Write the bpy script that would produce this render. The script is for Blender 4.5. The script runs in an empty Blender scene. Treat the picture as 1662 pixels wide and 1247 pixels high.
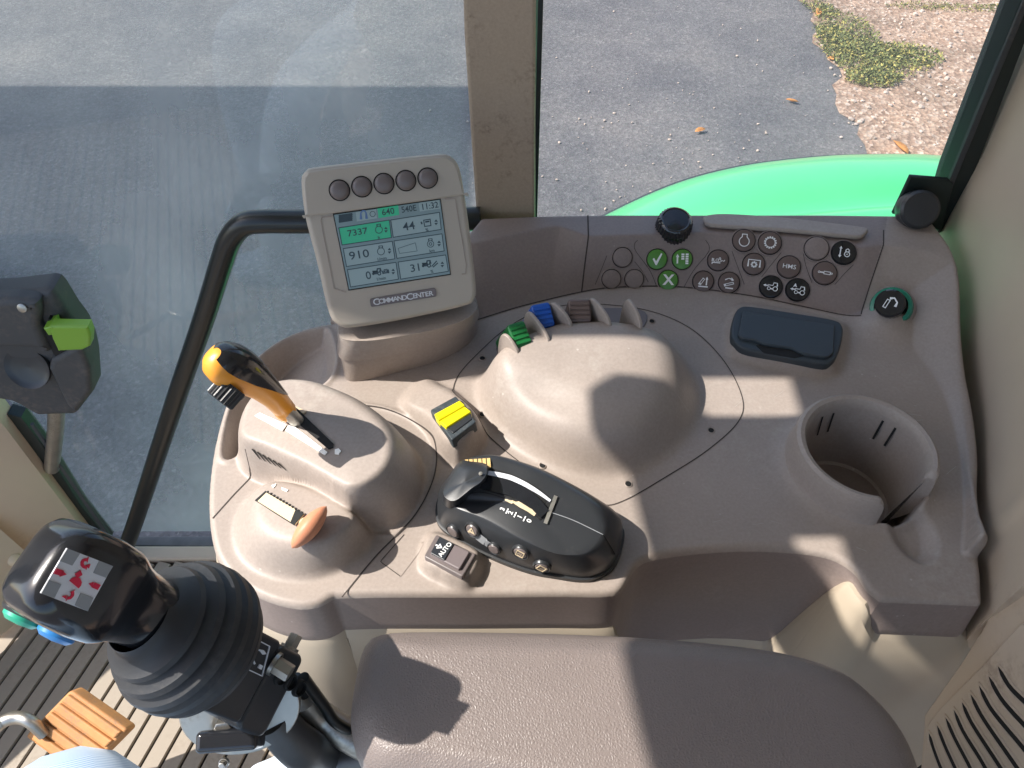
import bpy, bmesh, math, random
import numpy as np
from mathutils import Vector, Matrix
from mathutils.bvhtree import BVHTree
from mathutils.geometry import tessellate_polygon
random.seed(7); rng = np.random.default_rng(7)
S = bpy.context.scene; COL = S.collection
PI = math.pi
# ------------------------------------------------------------------ camera
F = 1280.0; PITCH = math.radians(48); CZ = 0.5
cam = bpy.data.cameras.new('camera'); co = bpy.data.objects.new('camera', cam); COL.objects.link(co)
co.location = (0, 0, CZ); co.rotation_euler = (PI/2-PITCH, 0, 0)
cam.sensor_width = 36; cam.lens = 36*F/1662; cam.clip_start = .01; cam.clip_end = 500
S.camera = co
CAM = Vector((0, 0, CZ))
def ray(u, v):                                   # survey helper: photo measurement -> direction
    r = (u-831)/F; k = (623.5-v)/F
    return Vector((r, math.cos(PITCH)+k*math.sin(PITCH), -math.sin(PITCH)+k*math.cos(PITCH)))
def P(u, v, z=0.):
    d = ray(u, v); return CAM+d*((z-CZ)/d.z)
def PY(u, v, y):
    d = ray(u, v); return CAM+d*(y/d.y)
def PT(u, v, t): return CAM+ray(u, v)*t
def PP(u, v, c, n):
    d = ray(u, v); return CAM+d*((c-CAM).dot(n)/d.dot(n))
# ------------------------------------------------------------------ materials
def mat(name, col, rough=.5, metal=0., bump=None, noise=None, spec=.5, dust=None, coat=0, emis=None, sheen=0, spk=0):
    m = bpy.data.materials.new(name); m.use_nodes = True
    N = m.node_tree.nodes; L = m.node_tree.links; b = N['Principled BSDF']
    b.inputs['Base Color'].default_value = (*col, 1); b.inputs['Roughness'].default_value = rough
    b.inputs['Metallic'].default_value = metal; b.inputs['Specular IOR Level'].default_value = spec
    b.inputs['Coat Weight'].default_value = coat; b.inputs['Sheen Weight'].default_value = sheen
    tc = N.new('ShaderNodeTexCoord'); cur = None
    def nz(scale, detail=4, rough=.6):
        n = N.new('ShaderNodeTexNoise'); n.inputs['Scale'].default_value = scale; n.inputs['Detail'].default_value = detail
        n.inputs['Roughness'].default_value = rough; L.new(tc.outputs['Object'], n.inputs['Vector']); return n
    if noise:                                    # (scale, amount)
        n = nz(noise[0]); r = N.new('ShaderNodeMapRange'); r.inputs[1].default_value = .3; r.inputs[2].default_value = .7
        r.inputs[3].default_value = 1-noise[1]; r.inputs[4].default_value = 1+noise[1]; L.new(n.outputs['Fac'], r.inputs[0])
        mx = N.new('ShaderNodeVectorMath'); mx.operation = 'SCALE'; mx.inputs[0].default_value = col; L.new(r.outputs[0], mx.inputs['Scale'])
        cur = mx.outputs[0]
    if dust:                                     # (scale, threshold, strength, colour)
        n = nz(dust[0], 7, .72); r = N.new('ShaderNodeMapRange'); r.inputs[1].default_value = dust[1]; r.inputs[2].default_value = dust[1]+.16
        r.inputs[3].default_value = 0; r.inputs[4].default_value = dust[2]; L.new(n.outputs['Fac'], r.inputs[0])
        n2 = nz(dust[0]*22, 3, .6); r2 = N.new('ShaderNodeMapRange'); r2.inputs[1].default_value = .42; r2.inputs[2].default_value = .62
        L.new(n2.outputs['Fac'], r2.inputs[0]); mu = N.new('ShaderNodeMath'); mu.operation = 'MULTIPLY'; L.new(r.outputs[0], mu.inputs[0]); L.new(r2.outputs[0], mu.inputs[1])
        mx = N.new('ShaderNodeMix'); mx.data_type = 'RGBA'; L.new(mu.outputs[0], mx.inputs['Factor'])
        if cur: L.new(cur, mx.inputs['A'])
        else: mx.inputs['A'].default_value = (*col, 1)
        mx.inputs['B'].default_value = (*dust[3], 1); cur = mx.outputs['Result']
        rr = N.new('ShaderNodeMapRange'); rr.inputs[3].default_value = rough; rr.inputs[4].default_value = min(1, rough+.35); L.new(mu.outputs[0], rr.inputs[0]); L.new(rr.outputs[0], b.inputs['Roughness'])
    if dust and spk:
        vo = N.new('ShaderNodeTexVoronoi'); vo.inputs['Scale'].default_value = 70; L.new(tc.outputs['Object'], vo.inputs['Vector'])
        r5 = N.new('ShaderNodeMapRange'); r5.inputs[1].default_value = .05; r5.inputs[2].default_value = .07; r5.inputs[3].default_value = 1; r5.inputs[4].default_value = 0; L.new(vo.outputs['Distance'], r5.inputs[0])
        n5 = nz(12, 3); r6 = N.new('ShaderNodeMapRange'); r6.inputs[1].default_value = .5; r6.inputs[2].default_value = .62; r6.inputs[4].default_value = spk; L.new(n5.outputs['Fac'], r6.inputs[0])
        mu = N.new('ShaderNodeMath'); mu.operation = 'MULTIPLY'; L.new(r5.outputs[0], mu.inputs[0]); L.new(r6.outputs[0], mu.inputs[1])
        mx = N.new('ShaderNodeMix'); mx.data_type = 'RGBA'; L.new(mu.outputs[0], mx.inputs['Factor']); L.new(cur, mx.inputs['A']); mx.inputs['B'].default_value = (.55, .5, .45, 1); cur = mx.outputs['Result']
        n7 = nz(420, 2); r7 = N.new('ShaderNodeMapRange'); r7.inputs[1].default_value = .3; r7.inputs[2].default_value = .7; r7.inputs[3].default_value = .93; r7.inputs[4].default_value = 1.07; L.new(n7.outputs['Fac'], r7.inputs[0])
        m7 = N.new('ShaderNodeVectorMath'); m7.operation = 'SCALE'; L.new(cur, m7.inputs[0]); L.new(r7.outputs[0], m7.inputs['Scale']); cur = m7.outputs[0]
    if cur: L.new(cur, b.inputs['Base Color'])
    if bump:                                     # (kind, scale, strength, distance)
        if bump[0] == 'noise': n = nz(bump[1], 3); out = n.outputs['Fac']
        else:
            n = N.new('ShaderNodeTexVoronoi'); n.feature = 'DISTANCE_TO_EDGE' if bump[0] == 'leather' else 'F1'
            n.inputs['Scale'].default_value = bump[1]
            w = nz(bump[1]*.6, 2); ad = N.new('ShaderNodeVectorMath'); ad.operation = 'MULTIPLY_ADD'; ad.inputs[1].default_value = (1/bump[1],)*3
            L.new(w.outputs['Color'], ad.inputs[0]); L.new(tc.outputs['Object'], ad.inputs[2]); L.new(ad.outputs[0], n.inputs['Vector'])
            out = n.outputs['Distance']
        bp = N.new('ShaderNodeBump'); bp.inputs['Strength'].default_value = bump[2]; bp.inputs['Distance'].default_value = bump[3]
        L.new(out, bp.inputs['Height']); L.new(bp.outputs[0], b.inputs['Normal'])
    if emis: b.inputs['Emission Color'].default_value = (*emis[0], 1); b.inputs['Emission Strength'].default_value = emis[1]
    return m
DU = (.42, .38, .33)
M = dict(
 taupe=mat('taupe plastic', (.318, .266, .230), .5, bump=('noise', 1400, .12, .0004), noise=(9, .06), dust=(6, .50, .38, (.45, .41, .36)), spk=.6),
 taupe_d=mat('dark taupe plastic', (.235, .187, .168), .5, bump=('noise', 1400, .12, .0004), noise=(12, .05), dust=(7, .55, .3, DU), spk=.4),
 taupe_b=mat('brown key plastic', (.135, .095, .082), .42, noise=(20, .08)),
 cream=mat('cream plastic', (.40, .335, .255), .45, bump=('noise', 900, .1, .0004), noise=(6, .06), dust=(6, .6, .3, (.3, .24, .18))),
 trim=mat('beige trim plastic', (.50, .40, .30), .5, bump=('noise', 900, .12, .0005), noise=(5, .07), dust=(7, .57, .5, (.2, .14, .1))),
 pillar=mat('pillar trim plastic', (.37, .285, .21), .5, bump=('noise', 900, .1, .0004), noise=(7, .08), dust=(14, .52, .8, (.12, .08, .06)), spk=.1),
 moni=mat('monitor casing plastic', (.40, .355, .30), .45, bump=('noise', 1500, .08, .0003), noise=(12, .03), dust=(14, .62, .2, (.25, .2, .16))),
 key=mat('grey brown key rubber', (.15, .125, .12), .35, noise=(40, .05)),
 black=mat('black plastic', (.026, .028, .031), .32, bump=('noise', 1200, .1, .0003), dust=(16, .58, .22, (.16, .14, .12))),
 gloss=mat('glossy black plastic', (.012, .013, .016), .16, bump=('noise', 900, .06, .0002), dust=(14, .62, .12, (.16, .15, .14)), coat=.3),
 rubber=mat('black rubber boot', (.022, .023, .026), .5, bump=('noise', 700, .15, .0004), dust=(12, .5, .3, (.12, .11, .1))),
 slate=mat('slate blue black plastic', (.035, .045, .052), .5, bump=('noise', 900, .15, .0004), dust=(18, .5, .4, (.14, .14, .13))),
 latch=mat('weathered black plastic', (.045, .048, .052), .6, bump=('noise', 300, .2, .0006), dust=(9, .5, .6, (.16, .13, .11))),
 tube=mat('black painted tube', (.010, .012, .012), .28),
 dark=mat('gap black', (.006, .006, .006), .8),
 seam=mat('seam shadow gap', (.05, .04, .035), .9),
 orange=mat('orange grip plastic', (.82, .33, .035), .35, noise=(30, .05)),
 pedal=mat('worn orange pedal rubber', (.46, .215, .075), .65, bump=('noise', 500, .3, .0008), noise=(25, .18), dust=(22, .47, .8, (.26, .17, .12))),
 brick=mat('terracotta lever plastic', (.58, .24, .13), .5, noise=(60, .08)),
 ivory=mat('ivory strip plastic', (.62, .50, .33), .45, noise=(60, .05)),
 gold=mat('pale gold ribs', (.66, .46, .19), .4),
 white=mat('white print', (.82, .82, .80), .5),
 whitegl=mat('white label', (.9, .88, .82), .3),
 yellow=mat('yellow plastic', (.82, .72, .01), .3),
 blue=mat('blue plastic', (.01, .09, .42), .35),
 green=mat('green plastic', (.01, .14, .035), .35),
 gkey=mat('green key', (.085, .25, .04), .35),
 lime=mat('lime lever plastic', (.17, .34, .03), .4, dust=(30, .55, .3, (.3, .3, .2))),
 teal=mat('teal ring', (.02, .22, .14), .25),
 steel=mat('zinc steel', (.42, .40, .36), .38, metal=.9, noise=(30, .15), dust=(20, .5, .6, (.15, .12, .09))),
 cast=mat('dark cast metal', (.11, .11, .11), .45, metal=.6, noise=(30, .2)),
 sealr=mat('rubber seal', (.012, .02, .019), .45),
 sealg=mat('green glass edge', (.18, .34, .24), .2),
 fender=mat('green paint', (.075, .52, .20), .28, noise=(3, .05), coat=.6, dust=(3, .62, .15, (.3, .35, .25))),
 jeans=mat('light blue ribbed cloth', (.33, .47, .62), .9, sheen=.2),
 shirt=mat('pale blue shirt cloth', (.62, .70, .78), .9, sheen=.2, bump=('noise', 500, .2, .0008)),
 redp=mat('red print', (.62, .01, .05), .5), greyp=mat('grey print', (.27, .28, .29), .5), lgrey=mat('light grey label', (.62, .63, .66), .4),
 plate=mat('nameplate', (.17, .14, .14), .4),
 leafo=mat('dry orange leaf', (.6, .26, .07), .7, noise=(40, .2)),
 blueb=mat('blue button', (.03, .2, .5), .35), greenb=mat('green button', (.03, .38, .24), .35),
 head=mat('headliner cloth', (.62, .58, .52), .9),
 stone=mat('pale stones', (.50, .40, .33), .9, noise=(8, .35)),
 tyre=mat('tyre rubber', (.02, .02, .02), .8),
 blockw=mat('shade block wall', (.3, .28, .25), .9, noise=(1, .1)),
 lcd=mat('lcd glass', (.11, .155, .165), .16, emis=((.20, .29, .31), .10)),
 lcdp=mat('lcd paler cells', (.17, .23, .235), .16, emis=((.26, .35, .37), .1)),
 lcdg=mat('lcd green cells', (.03, .27, .15), .12, emis=((.03, .42, .2), .12)),
 lcdk=mat('lcd ink', (.035, .055, .06), .2), lcdb=mat('lcd blue', (.09, .16, .32), .2),
)
M['scuff'] = mat('pale scuff marks', (.42, .38, .34), .7)
# leather for the arm pad
M['matr'] = mat('floor mat rubber', (.30, .25, .195), .6, noise=(8, .08), dust=(8, .5, .6, (.2, .16, .12)))
M['leather'] = mat('grained arm pad vinyl', (.195, .158, .142), .45, bump=('leather', 560, .75, .0006), noise=(14, .05), spec=.6)
M['leafd'] = mat('dark weed leaves', (.09, .10, .035), .7, noise=(20, .3)); M['leaf'] = mat('weed leaves', (.20, .22, .07), .7, noise=(20, .3)); M['leafy'] = mat('yellow weed leaves', (.42, .36, .10), .7, noise=(20, .3))
# cloth with fine ribs
def rib_cloth():
    m = M['jeans']; N = m.node_tree.nodes; L = m.node_tree.links; b = N['Principled BSDF']
    tc = N.new('ShaderNodeTexCoord'); w = N.new('ShaderNodeTexWave'); w.inputs['Scale'].default_value = 120; w.inputs['Distortion'].default_value = 1.0; w.inputs['Detail Scale'].default_value = .05
    mp = N.new('ShaderNodeMapping'); mp.inputs['Rotation'].default_value = (.2, .3, 1.0)
    L.new(tc.outputs['Object'], mp.inputs[0]); L.new(mp.outputs[0], w.inputs['Vector'])
    cr = N.new('ShaderNodeMix'); cr.data_type = 'RGBA'; cr.inputs['A'].default_value = (.20, .34, .55, 1); cr.inputs['B'].default_value = (.50, .62, .74, 1)
    L.new(w.outputs['Fac'], cr.inputs['Factor']); L.new(cr.outputs['Result'], b.inputs['Base Color'])
rib_cloth()
def glass(name, tint, dust, dcol, gl=.06):
    m = bpy.data.materials.new(name); m.use_nodes = True; N = m.node_tree.nodes; L = m.node_tree.links; N.clear()
    out = N.new('ShaderNodeOutputMaterial'); tr = N.new('ShaderNodeBsdfTransparent'); tr.inputs[0].default_value = (*tint, 1)
    df = N.new('ShaderNodeBsdfDiffuse'); df.inputs[0].default_value = (*dcol, 1)
    tl = N.new('ShaderNodeBsdfTranslucent'); tl.inputs[0].default_value = (*dcol, 1)
    g = N.new('ShaderNodeBsdfGlossy'); g.inputs['Roughness'].default_value = .03
    tc = N.new('ShaderNodeTexCoord'); n = N.new('ShaderNodeTexNoise'); n.inputs['Scale'].default_value = 5; n.inputs['Detail'].default_value = 6
    mp = N.new('ShaderNodeMapping'); mp.inputs['Scale'].default_value = (1, 1, .6)
    L.new(tc.outputs['Object'], mp.inputs[0]); L.new(mp.outputs[0], n.inputs['Vector'])
    r = N.new('ShaderNodeMapRange'); r.inputs[1].default_value = .35; r.inputs[2].default_value = .7; r.inputs[3].default_value = dust*.55; r.inputs[4].default_value = dust*1.5
    L.new(n.outputs['Fac'], r.inputs[0])
    a = N.new('ShaderNodeAddShader')
    m0 = N.new('ShaderNodeMixShader'); m0.inputs[0].default_value = .6; L.new(df.outputs[0], m0.inputs[1]); L.new(tl.outputs[0], m0.inputs[2])
    m1 = N.new('ShaderNodeMixShader'); L.new(r.outputs[0], m1.inputs[0]); L.new(tr.outputs[0], m1.inputs[1]); L.new(m0.outputs[0], m1.inputs[2])
    m2 = N.new('ShaderNodeMixShader'); m2.inputs[0].default_value = gl; L.new(m1.outputs[0], m2.inputs[1]); L.new(g.outputs[0], m2.inputs[2])
    L.new(m2.outputs[0], out.inputs[0]); return m
M['glassL'] = glass('dusty door glass', (.88, .94, .92), .27, (.78, .79, .77), .04)
M['glassR'] = glass('dusty side glass', (.92, .93, .93), .14, (.66, .64, .62), .03)

# ------------------------------------------------------------------ mesh builder
def frame(o, n, up=Vector((0, 0, 1))):
    n = n.normalized(); x = up.cross(n).normalized(); y = n.cross(x)
    return Matrix(((x.x, y.x, n.x, o.x), (x.y, y.y, n.y, o.y), (x.z, y.z, n.z, o.z), (0, 0, 0, 1)))
def frame_axes(o, x, n):
    n = n.normalized(); x = (x-n*x.dot(n)).normalized(); y = n.cross(x)
    return Matrix(((x.x, y.x, n.x, o.x), (x.y, y.y, n.y, o.y), (x.z, y.z, n.z, o.z), (0, 0, 0, 1)))
I4 = Matrix.Identity(4)
def catmull(pts, closed=True, sub=6):
    pts = [np.array(p, float) for p in pts]; n = len(pts); out = []
    rngi = range(n) if closed else range(n-1)
    for i in rngi:
        if closed: a, b, c, d = pts[i-1], pts[i], pts[(i+1) % n], pts[(i+2) % n]
        else: a, b, c, d = pts[max(i-1, 0)], pts[i], pts[i+1], pts[min(i+2, n-1)]
        for k in range(sub):
            t = k/sub
            out.append(.5*((2*b)+(-a+c)*t+(2*a-5*b+4*c-d)*t*t+(-a+3*b-3*c+d)*t**3))
    if not closed: out.append(pts[-1])
    return np.array(out)
def resample(pts, n, closed=True):
    p = np.asarray(pts, float); q = np.vstack([p, p[:1]]) if closed else p
    s = np.r_[0, np.cumsum(np.linalg.norm(np.diff(q, axis=0), axis=1))]
    t = np.linspace(0, s[-1], n, endpoint=not closed)
    return np.stack([np.interp(t, s, q[:, k]) for k in range(q.shape[1])], 1)
def ccw(p):
    p = np.asarray(p, float); a = np.sum(p[:, 0]*np.roll(p[:, 1], -1)-np.roll(p[:, 0], -1)*p[:, 1])
    return p if a > 0 else p[::-1]
def align(p):                                    # start closed outline where it crosses +x from its centre
    c = p[:, :2].mean(0); a = np.arctan2(p[:, 1]-c[1], p[:, 0]-c[0]); i = int(np.argmin(np.abs(a))); return np.roll(p, -i, axis=0)
def inset(p, d):                                 # p closed ccw 2-D; +d moves inwards
    t = np.roll(p, -1, 0)-np.roll(p, 1, 0); t = t/np.maximum(np.linalg.norm(t, axis=1), 1e-9)[:, None]
    return p+np.stack([-t[:, 1], t[:, 0]], 1)*d
def rrect(w, h, r, k=6, cx=0, cy=0):
    o = []
    for (sx, sy, a0) in ((1, 1, 0), (-1, 1, 90), (-1, -1, 180), (1, -1, 270)):
        for i in range(k+1):
            a = math.radians(a0+90*i/k); o.append((cx+sx*(w/2-r)+r*math.cos(a), cy+sy*(h/2-r)+r*math.sin(a)))
    return np.array(o)
def circ(r, n=32, cx=0, cy=0): return np.array([(cx+r*math.cos(2*PI*i/n), cy+r*math.sin(2*PI*i/n)) for i in range(n)])
class MB:
    def __init__(s): s.v = []; s.f = []; s.m = []; s.mats = []
    def mi(s, m):
        if m not in s.mats: s.mats.append(m)
        return s.mats.index(m)
    def add(s, v, f, m, T=I4):
        b = len(s.v); i = s.mi(m)
        s.v += [tuple(T @ Vector(p)) for p in v]; s.f += [tuple(b+k for k in q) for q in f]; s.m += [i]*len(f)
    def rings(s, R, m, T=I4, cap0=False, cap1=True, closed=True):
        n = len(R[0]); v = [tuple(p) for r in R for p in r]; f = []
        for i in range(len(R)-1):
            for j in range(n if closed else n-1):
                k = (j+1) % n; f.append((i*n+j, i*n+k, (i+1)*n+k, (i+1)*n+j))
        def cap(r, base, flip):
            c = np.mean(np.array(r, float), 0); v.append(tuple(c)); ci = len(v)-1
            for j in range(n):
                k = (j+1) % n; f.append((base+k, base+j, ci) if flip else (base+j, base+k, ci))
        if cap0: cap(R[0], 0, True)
        if cap1: cap(R[-1], (len(R)-1)*n, False)
        s.add(v, f, m, T)
    def slab(s, o, z0, z1, m, T=I4, r=.001, k=4, bot=False, dome=0, rb=0):   # rounded-edge plate from a 2-D outline
        o = ccw(o); R = []
        if bot and rb:
            for i in range(k+1):
                a = PI/2*i/k; q = inset(o, rb*(1-math.sin(a))); R.append([(x, y, z0+rb*(1-math.cos(a))) for x, y in q])
        else: R.append([(x, y, z0) for x, y in o])
        for i in range(k+1):
            a = PI/2*i/k; q = inset(o, r*(1-math.cos(a))); R.append([(x, y, z1-r+r*math.sin(a)) for x, y in q])
        q = inset(o, r); c = q.mean(0)
        if dome:
            for t in (.25, .5, .75): R.append([(*(c+(p-c)*math.cos(t*PI/2)), z1+dome*math.sin(t*PI/2)) for p in q])
            s.rings(R, m, T, bot, True)
        else:
            s.rings(R, m, T, bot, False)
            pts = [Vector((x, y, z1)) for x, y in q]; tri = tessellate_polygon([pts])
            fl = []
            for t in tri:
                a, b, c2 = (pts[i] for i in t); fl.append(tuple(t) if (b-a).cross(c2-a).z > 0 else tuple(reversed(t)))
            s.add(pts, fl, m, T)
    def lathe(s, prof, m, T=I4, n=40, cap0=False, cap1=False, rib=None):
        R = []
        for i, (r, z) in enumerate(prof):
            R.append([((r*(1+(rib[1] if rib and j % rib[2] == 0 and rib[0][0] <= i <= rib[0][1] else 0)))*math.cos(2*PI*j/n), (r*(1+(rib[1] if rib and j % rib[2] == 0 and rib[0][0] <= i <= rib[0][1] else 0)))*math.sin(2*PI*j/n), z) for j in range(n)])
        s.rings(R, m, T, cap0, cap1)
    def tube(s, pts, rad, m, n=16, smooth=8, T=I4):
        p = catmull(pts, False, smooth) if smooth else np.array(pts, float)
        rad = np.interp(np.linspace(0, 1, len(p)), np.linspace(0, 1, len(rad)), rad) if hasattr(rad, '__len__') else [rad]*len(p)
        R = []; up = None
        for i in range(len(p)):
            t = Vector(p[min(i+1, len(p)-1)]-p[max(i-1, 0)]).normalized()
            if up is None: up = t.orthogonal().normalized()
            up = (up-t*up.dot(t)).normalized(); w = t.cross(up)
            R.append([tuple(Vector(p[i])+(up*math.cos(2*PI*j/n)+w*math.sin(2*PI*j/n))*rad[i]) for j in range(n)])
        s.rings(R, m, T, True, True)
    def stroke(s, pts, w, m, T=I4, z=0., closed=False, h=.00025):   # flat raised line
        p = [np.array(q, float) for q in pts]; n = len(p)
        L_, R_ = [], []
        for i in range(n):
            a = p[(i-1) % n] if closed or i else p[0]; b = p[(i+1) % n] if closed or i < n-1 else p[-1]
            t1 = p[i]-a; t2 = b-p[i]
            t1 = t1/max(np.linalg.norm(t1), 1e-9); t2 = t2/max(np.linalg.norm(t2), 1e-9)
            t = t1+t2; ln = np.linalg.norm(t); t = t/ln if ln > 1e-6 else t1
            k = w/2/max(.5, ln/2); nn = np.array([-t[1], t[0]])*k
            L_.append(p[i]+nn); R_.append(p[i]-nn)
        v = [(*q, z+h) for q in L_]+[(*q, z+h) for q in R_]+[(*q, z-.0005) for q in L_]+[(*q, z-.0005) for q in R_]
        f = []
        for i in range(n if closed else n-1):
            j = (i+1) % n; f += [(n+i, n+j, j, i), (i, j, 2*n+j, 2*n+i), (n+j, n+i, 3*n+i, 3*n+j)]
        s.add(v, f, m, T)
    def poly(s, pts, m, T=I4, z=0., h=.00025):
        o = ccw(pts); n = len(o); P3 = [Vector((x, y, z+h)) for x, y in o]; tri = tessellate_polygon([P3]); f = []
        for t in tri:
            a, b, c = (P3[i] for i in t); f.append(tuple(t) if (b-a).cross(c-a).z > 0 else tuple(reversed(t)))
        v = [tuple(q) for q in P3]+[(x, y, z-.0005) for x, y in o]
        f += [(i, n+i, n+(i+1) % n, (i+1) % n) for i in range(n)]
        s.add(v, f, m, T)
    def text(s, str_, size, m, T=I4, x=0, y=0, rot=0, z=0., h=.0002, sx=1., bold=0, align='CENTER'):
        c = bpy.data.curves.new('t', 'FONT'); c.body = str_; c.size = size; c.align_x = align; c.align_y = 'CENTER'; c.resolution_u = 3
        if bold: c.offset = bold
        o = bpy.data.objects.new('t', c); me = bpy.data.meshes.new_from_object(o)
        X = T @ Matrix.Translation((x, y, z+h)) @ Matrix.Rotation(rot, 4, 'Z') @ Matrix.Diagonal((sx, 1, 1, 1))
        s.add([tuple(q.co) for q in me.vertices], [tuple(p.vertices) for p in me.polygons], m, X)
        bpy.data.objects.remove(o); bpy.data.curves.remove(c); bpy.data.meshes.remove(me)
    def build(s, name, parent=None, smooth=True, angle=35, label=None):
        me = bpy.data.meshes.new(name); me.from_pydata(s.v, [], s.f); me.update()
        for mm in s.mats: me.materials.append(M[mm])
        me.polygons.foreach_set('material_index', s.m)
        if smooth:
            me.polygons.foreach_set('use_smooth', [True]*len(s.f))
            try: me.set_sharp_from_angle(angle=math.radians(angle))
            except Exception: pass
        o = bpy.data.objects.new(name, me); COL.objects.link(o)
        if parent:
            o.parent = parent; o.matrix_parent_inverse = Matrix.Translation(-wloc(parent))
        if label: o['label'] = label
        return o
def wloc(o):
    l = Vector(o.location) if o.type == 'EMPTY' else Vector((0, 0, 0))
    return l
def thing(name, label, cat, loc, group=None):
    o = bpy.data.objects.new(name, None); COL.objects.link(o); o.location = loc; o.empty_display_size = .02
    o['label'] = label; o['category'] = cat
    if group: o['group'] = group
    return o
def tag(o, label=None, cat=None, group=None, kind=None):
    if label: o['label'] = label
    if cat: o['category'] = cat
    if group: o['group'] = group
    if kind: o['kind'] = kind
    return o
def bvh(o):
    return BVHTree.FromPolygons([v.co for v in o.data.vertices], [p.vertices for p in o.data.polygons])
#PART2
# ================================================================== console surface
def W2(pts, z=0.):                               # photo survey -> plan outline at height z (or per-point z)
    return np.array([tuple(P(p[0], p[1], p[2] if len(p) > 2 else z))[:2] for p in pts])
DX = .0012
gx = np.arange(-.41, .485, DX); gy = np.arange(.195, .66, DX)
X, Y = np.meshgrid(gx, gy, indexing='ij'); NXg, NYg = X.shape
def sdf(poly, X=X, Y=Y, closest=False):
    poly = np.asarray(poly); shp = X.shape; x = X.ravel(); y = Y.ravel()
    best = np.full(x.shape, 1e9); ins = np.zeros(x.shape, bool); cx = np.zeros_like(best); cy = np.zeros_like(best)
    n = len(poly)
    for i in range(n):
        a = poly[i]; b = poly[(i+1) % n]; ab = b-a; l2 = max(ab@ab, 1e-14)
        t = np.clip(((x-a[0])*ab[0]+(y-a[1])*ab[1])/l2, 0, 1)
        qx = a[0]+t*ab[0]; qy = a[1]+t*ab[1]; d = (x-qx)**2+(y-qy)**2
        m = d < best
        best[m] = d[m]
        if closest: cx[m] = qx[m]; cy[m] = qy[m]
        c = ((a[1] > y) != (b[1] > y))
        if c.any():
            xx = (b[0]-a[0])*(y-a[1])/(b[1]-a[1]+1e-15)+a[0]; ins ^= (c & (x < xx))
    d = np.sqrt(best); d[ins] *= -1
    if closest: return d.reshape(shp), cx.reshape(shp), cy.reshape(shp)
    return d.reshape(shp)
def lsdf(poly, pad=.03):                         # sdf computed only near the polygon
    lo = poly.min(0)-pad; hi = poly.max(0)+pad
    i0, i1 = np.searchsorted(gx, [lo[0], hi[0]]); j0, j1 = np.searchsorted(gy, [lo[1], hi[1]])
    D = np.full(X.shape, pad+.02); D[i0:i1, j0:j1] = sdf(poly, X[i0:i1, j0:j1], Y[i0:i1, j0:j1]); return D
sm = lambda t: (lambda c: c*c*(3-2*c))(np.clip(t, 0, 1))
def blur(A, k):
    for _ in range(2):
        for ax in (0, 1):
            B = np.cumsum(np.concatenate([np.repeat(np.take(A, [0], ax), k+1, ax), A, np.repeat(np.take(A, [-1], ax), k, ax)], ax), ax)
            n = A.shape[ax]; A = (np.take(B, range(2*k+1, 2*k+1+n), ax)-np.take(B, range(n), ax))/(2*k+1)
    return A
H = np.zeros_like(X)
# --- dash: a panel rising at the far side to a ledge
dashB = W2([(775, 520), (850, 497), (940, 476), (1000, 468), (1100, 467), (1210, 480), (1300, 498), (1395, 518), (1450, 545), (1500, 590), (1535, 650), (1560, 740), (1572, 830)])
dashT = W2([(775, 394), (850, 376), (905, 366), (955, 384), (1060, 381), (1150, 377), (1300, 388), (1400, 402), (1435, 397), (1500, 405), (1552, 420), (1575, 500), (1592, 600), (1604, 700), (1610, 790), (1608, 850)], .04)
Bc = resample(catmull(dashB, False, 8), 90, False)
far = np.array([(.60, .30), (.60, .80), (-.2, .80), (-.2, Bc[0, 1]+.02)])
polyB = np.vstack([Bc, far]); 
Tc = resample(dashT, 90, False); polyT = np.vstack([Tc, [(.62, .28), (.62, .82), (-.2, .82), (-.2, Tc[0, 1])]])
dB = -sdf(polyB); dT = sdf(polyT)
left_cut = sm((X-(-.052))/.004)
s = np.clip(dB/np.maximum(dB+np.maximum(dT, 0), 1e-6), 0, 1); s = np.where(dB <= 0, 0, s); s[dT <= 0] = 1
dash = .04*s*left_cut
right_soft = sm((X-.305)/.05)
fallY = .12+.88*sm((Y-.44)/.16)
dash = dash*(1-right_soft)+right_soft*.04*fallY*(.35*sm(s)+.65*s)
H = np.maximum(H, dash)
# --- hump cover
def feature(base, top, prof=lambda s: np.sin(s*PI/2)**1.3, crown=0., soft=0):
    global H
    b = resample(catmull(W2(base), True, 8), 110); tp = [tuple(P(*q)) for q in top]
    t = resample(catmull(np.array(tp)[:, :2], True, 8), 100)
    A = np.array(tp); G = np.c_[A[:, :2], np.ones(len(A))]; k = np.linalg.lstsq(G, A[:, 2], rcond=None)[0]
    db = -lsdf(b); dt = lsdf(t)
    s = np.where(db <= 0, 0, db/np.maximum(db+np.maximum(dt, 0), 1e-6)); s = np.where((dt <= 0), 1, s)
    h = k[0]*X+k[1]*Y+k[2]
    h = h+crown*(1-np.exp(-np.maximum(-dt, 0)/.02))
    F_ = h*prof(s)
    if soft: F_ = blur(F_, soft)
    H = np.maximum(H, F_); return b, t, db
hump_seam = W2([(735, 640), (744, 610), (775, 575), (820, 535), (870, 508), (940, 494), (1040, 502), (1115, 530), (1170, 580), (1203, 640), (1200, 682), (1150, 730), (1080, 775), (1015, 812), (975, 820), (920, 800), (860, 762), (815, 728), (765, 682), (742, 662)])
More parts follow.
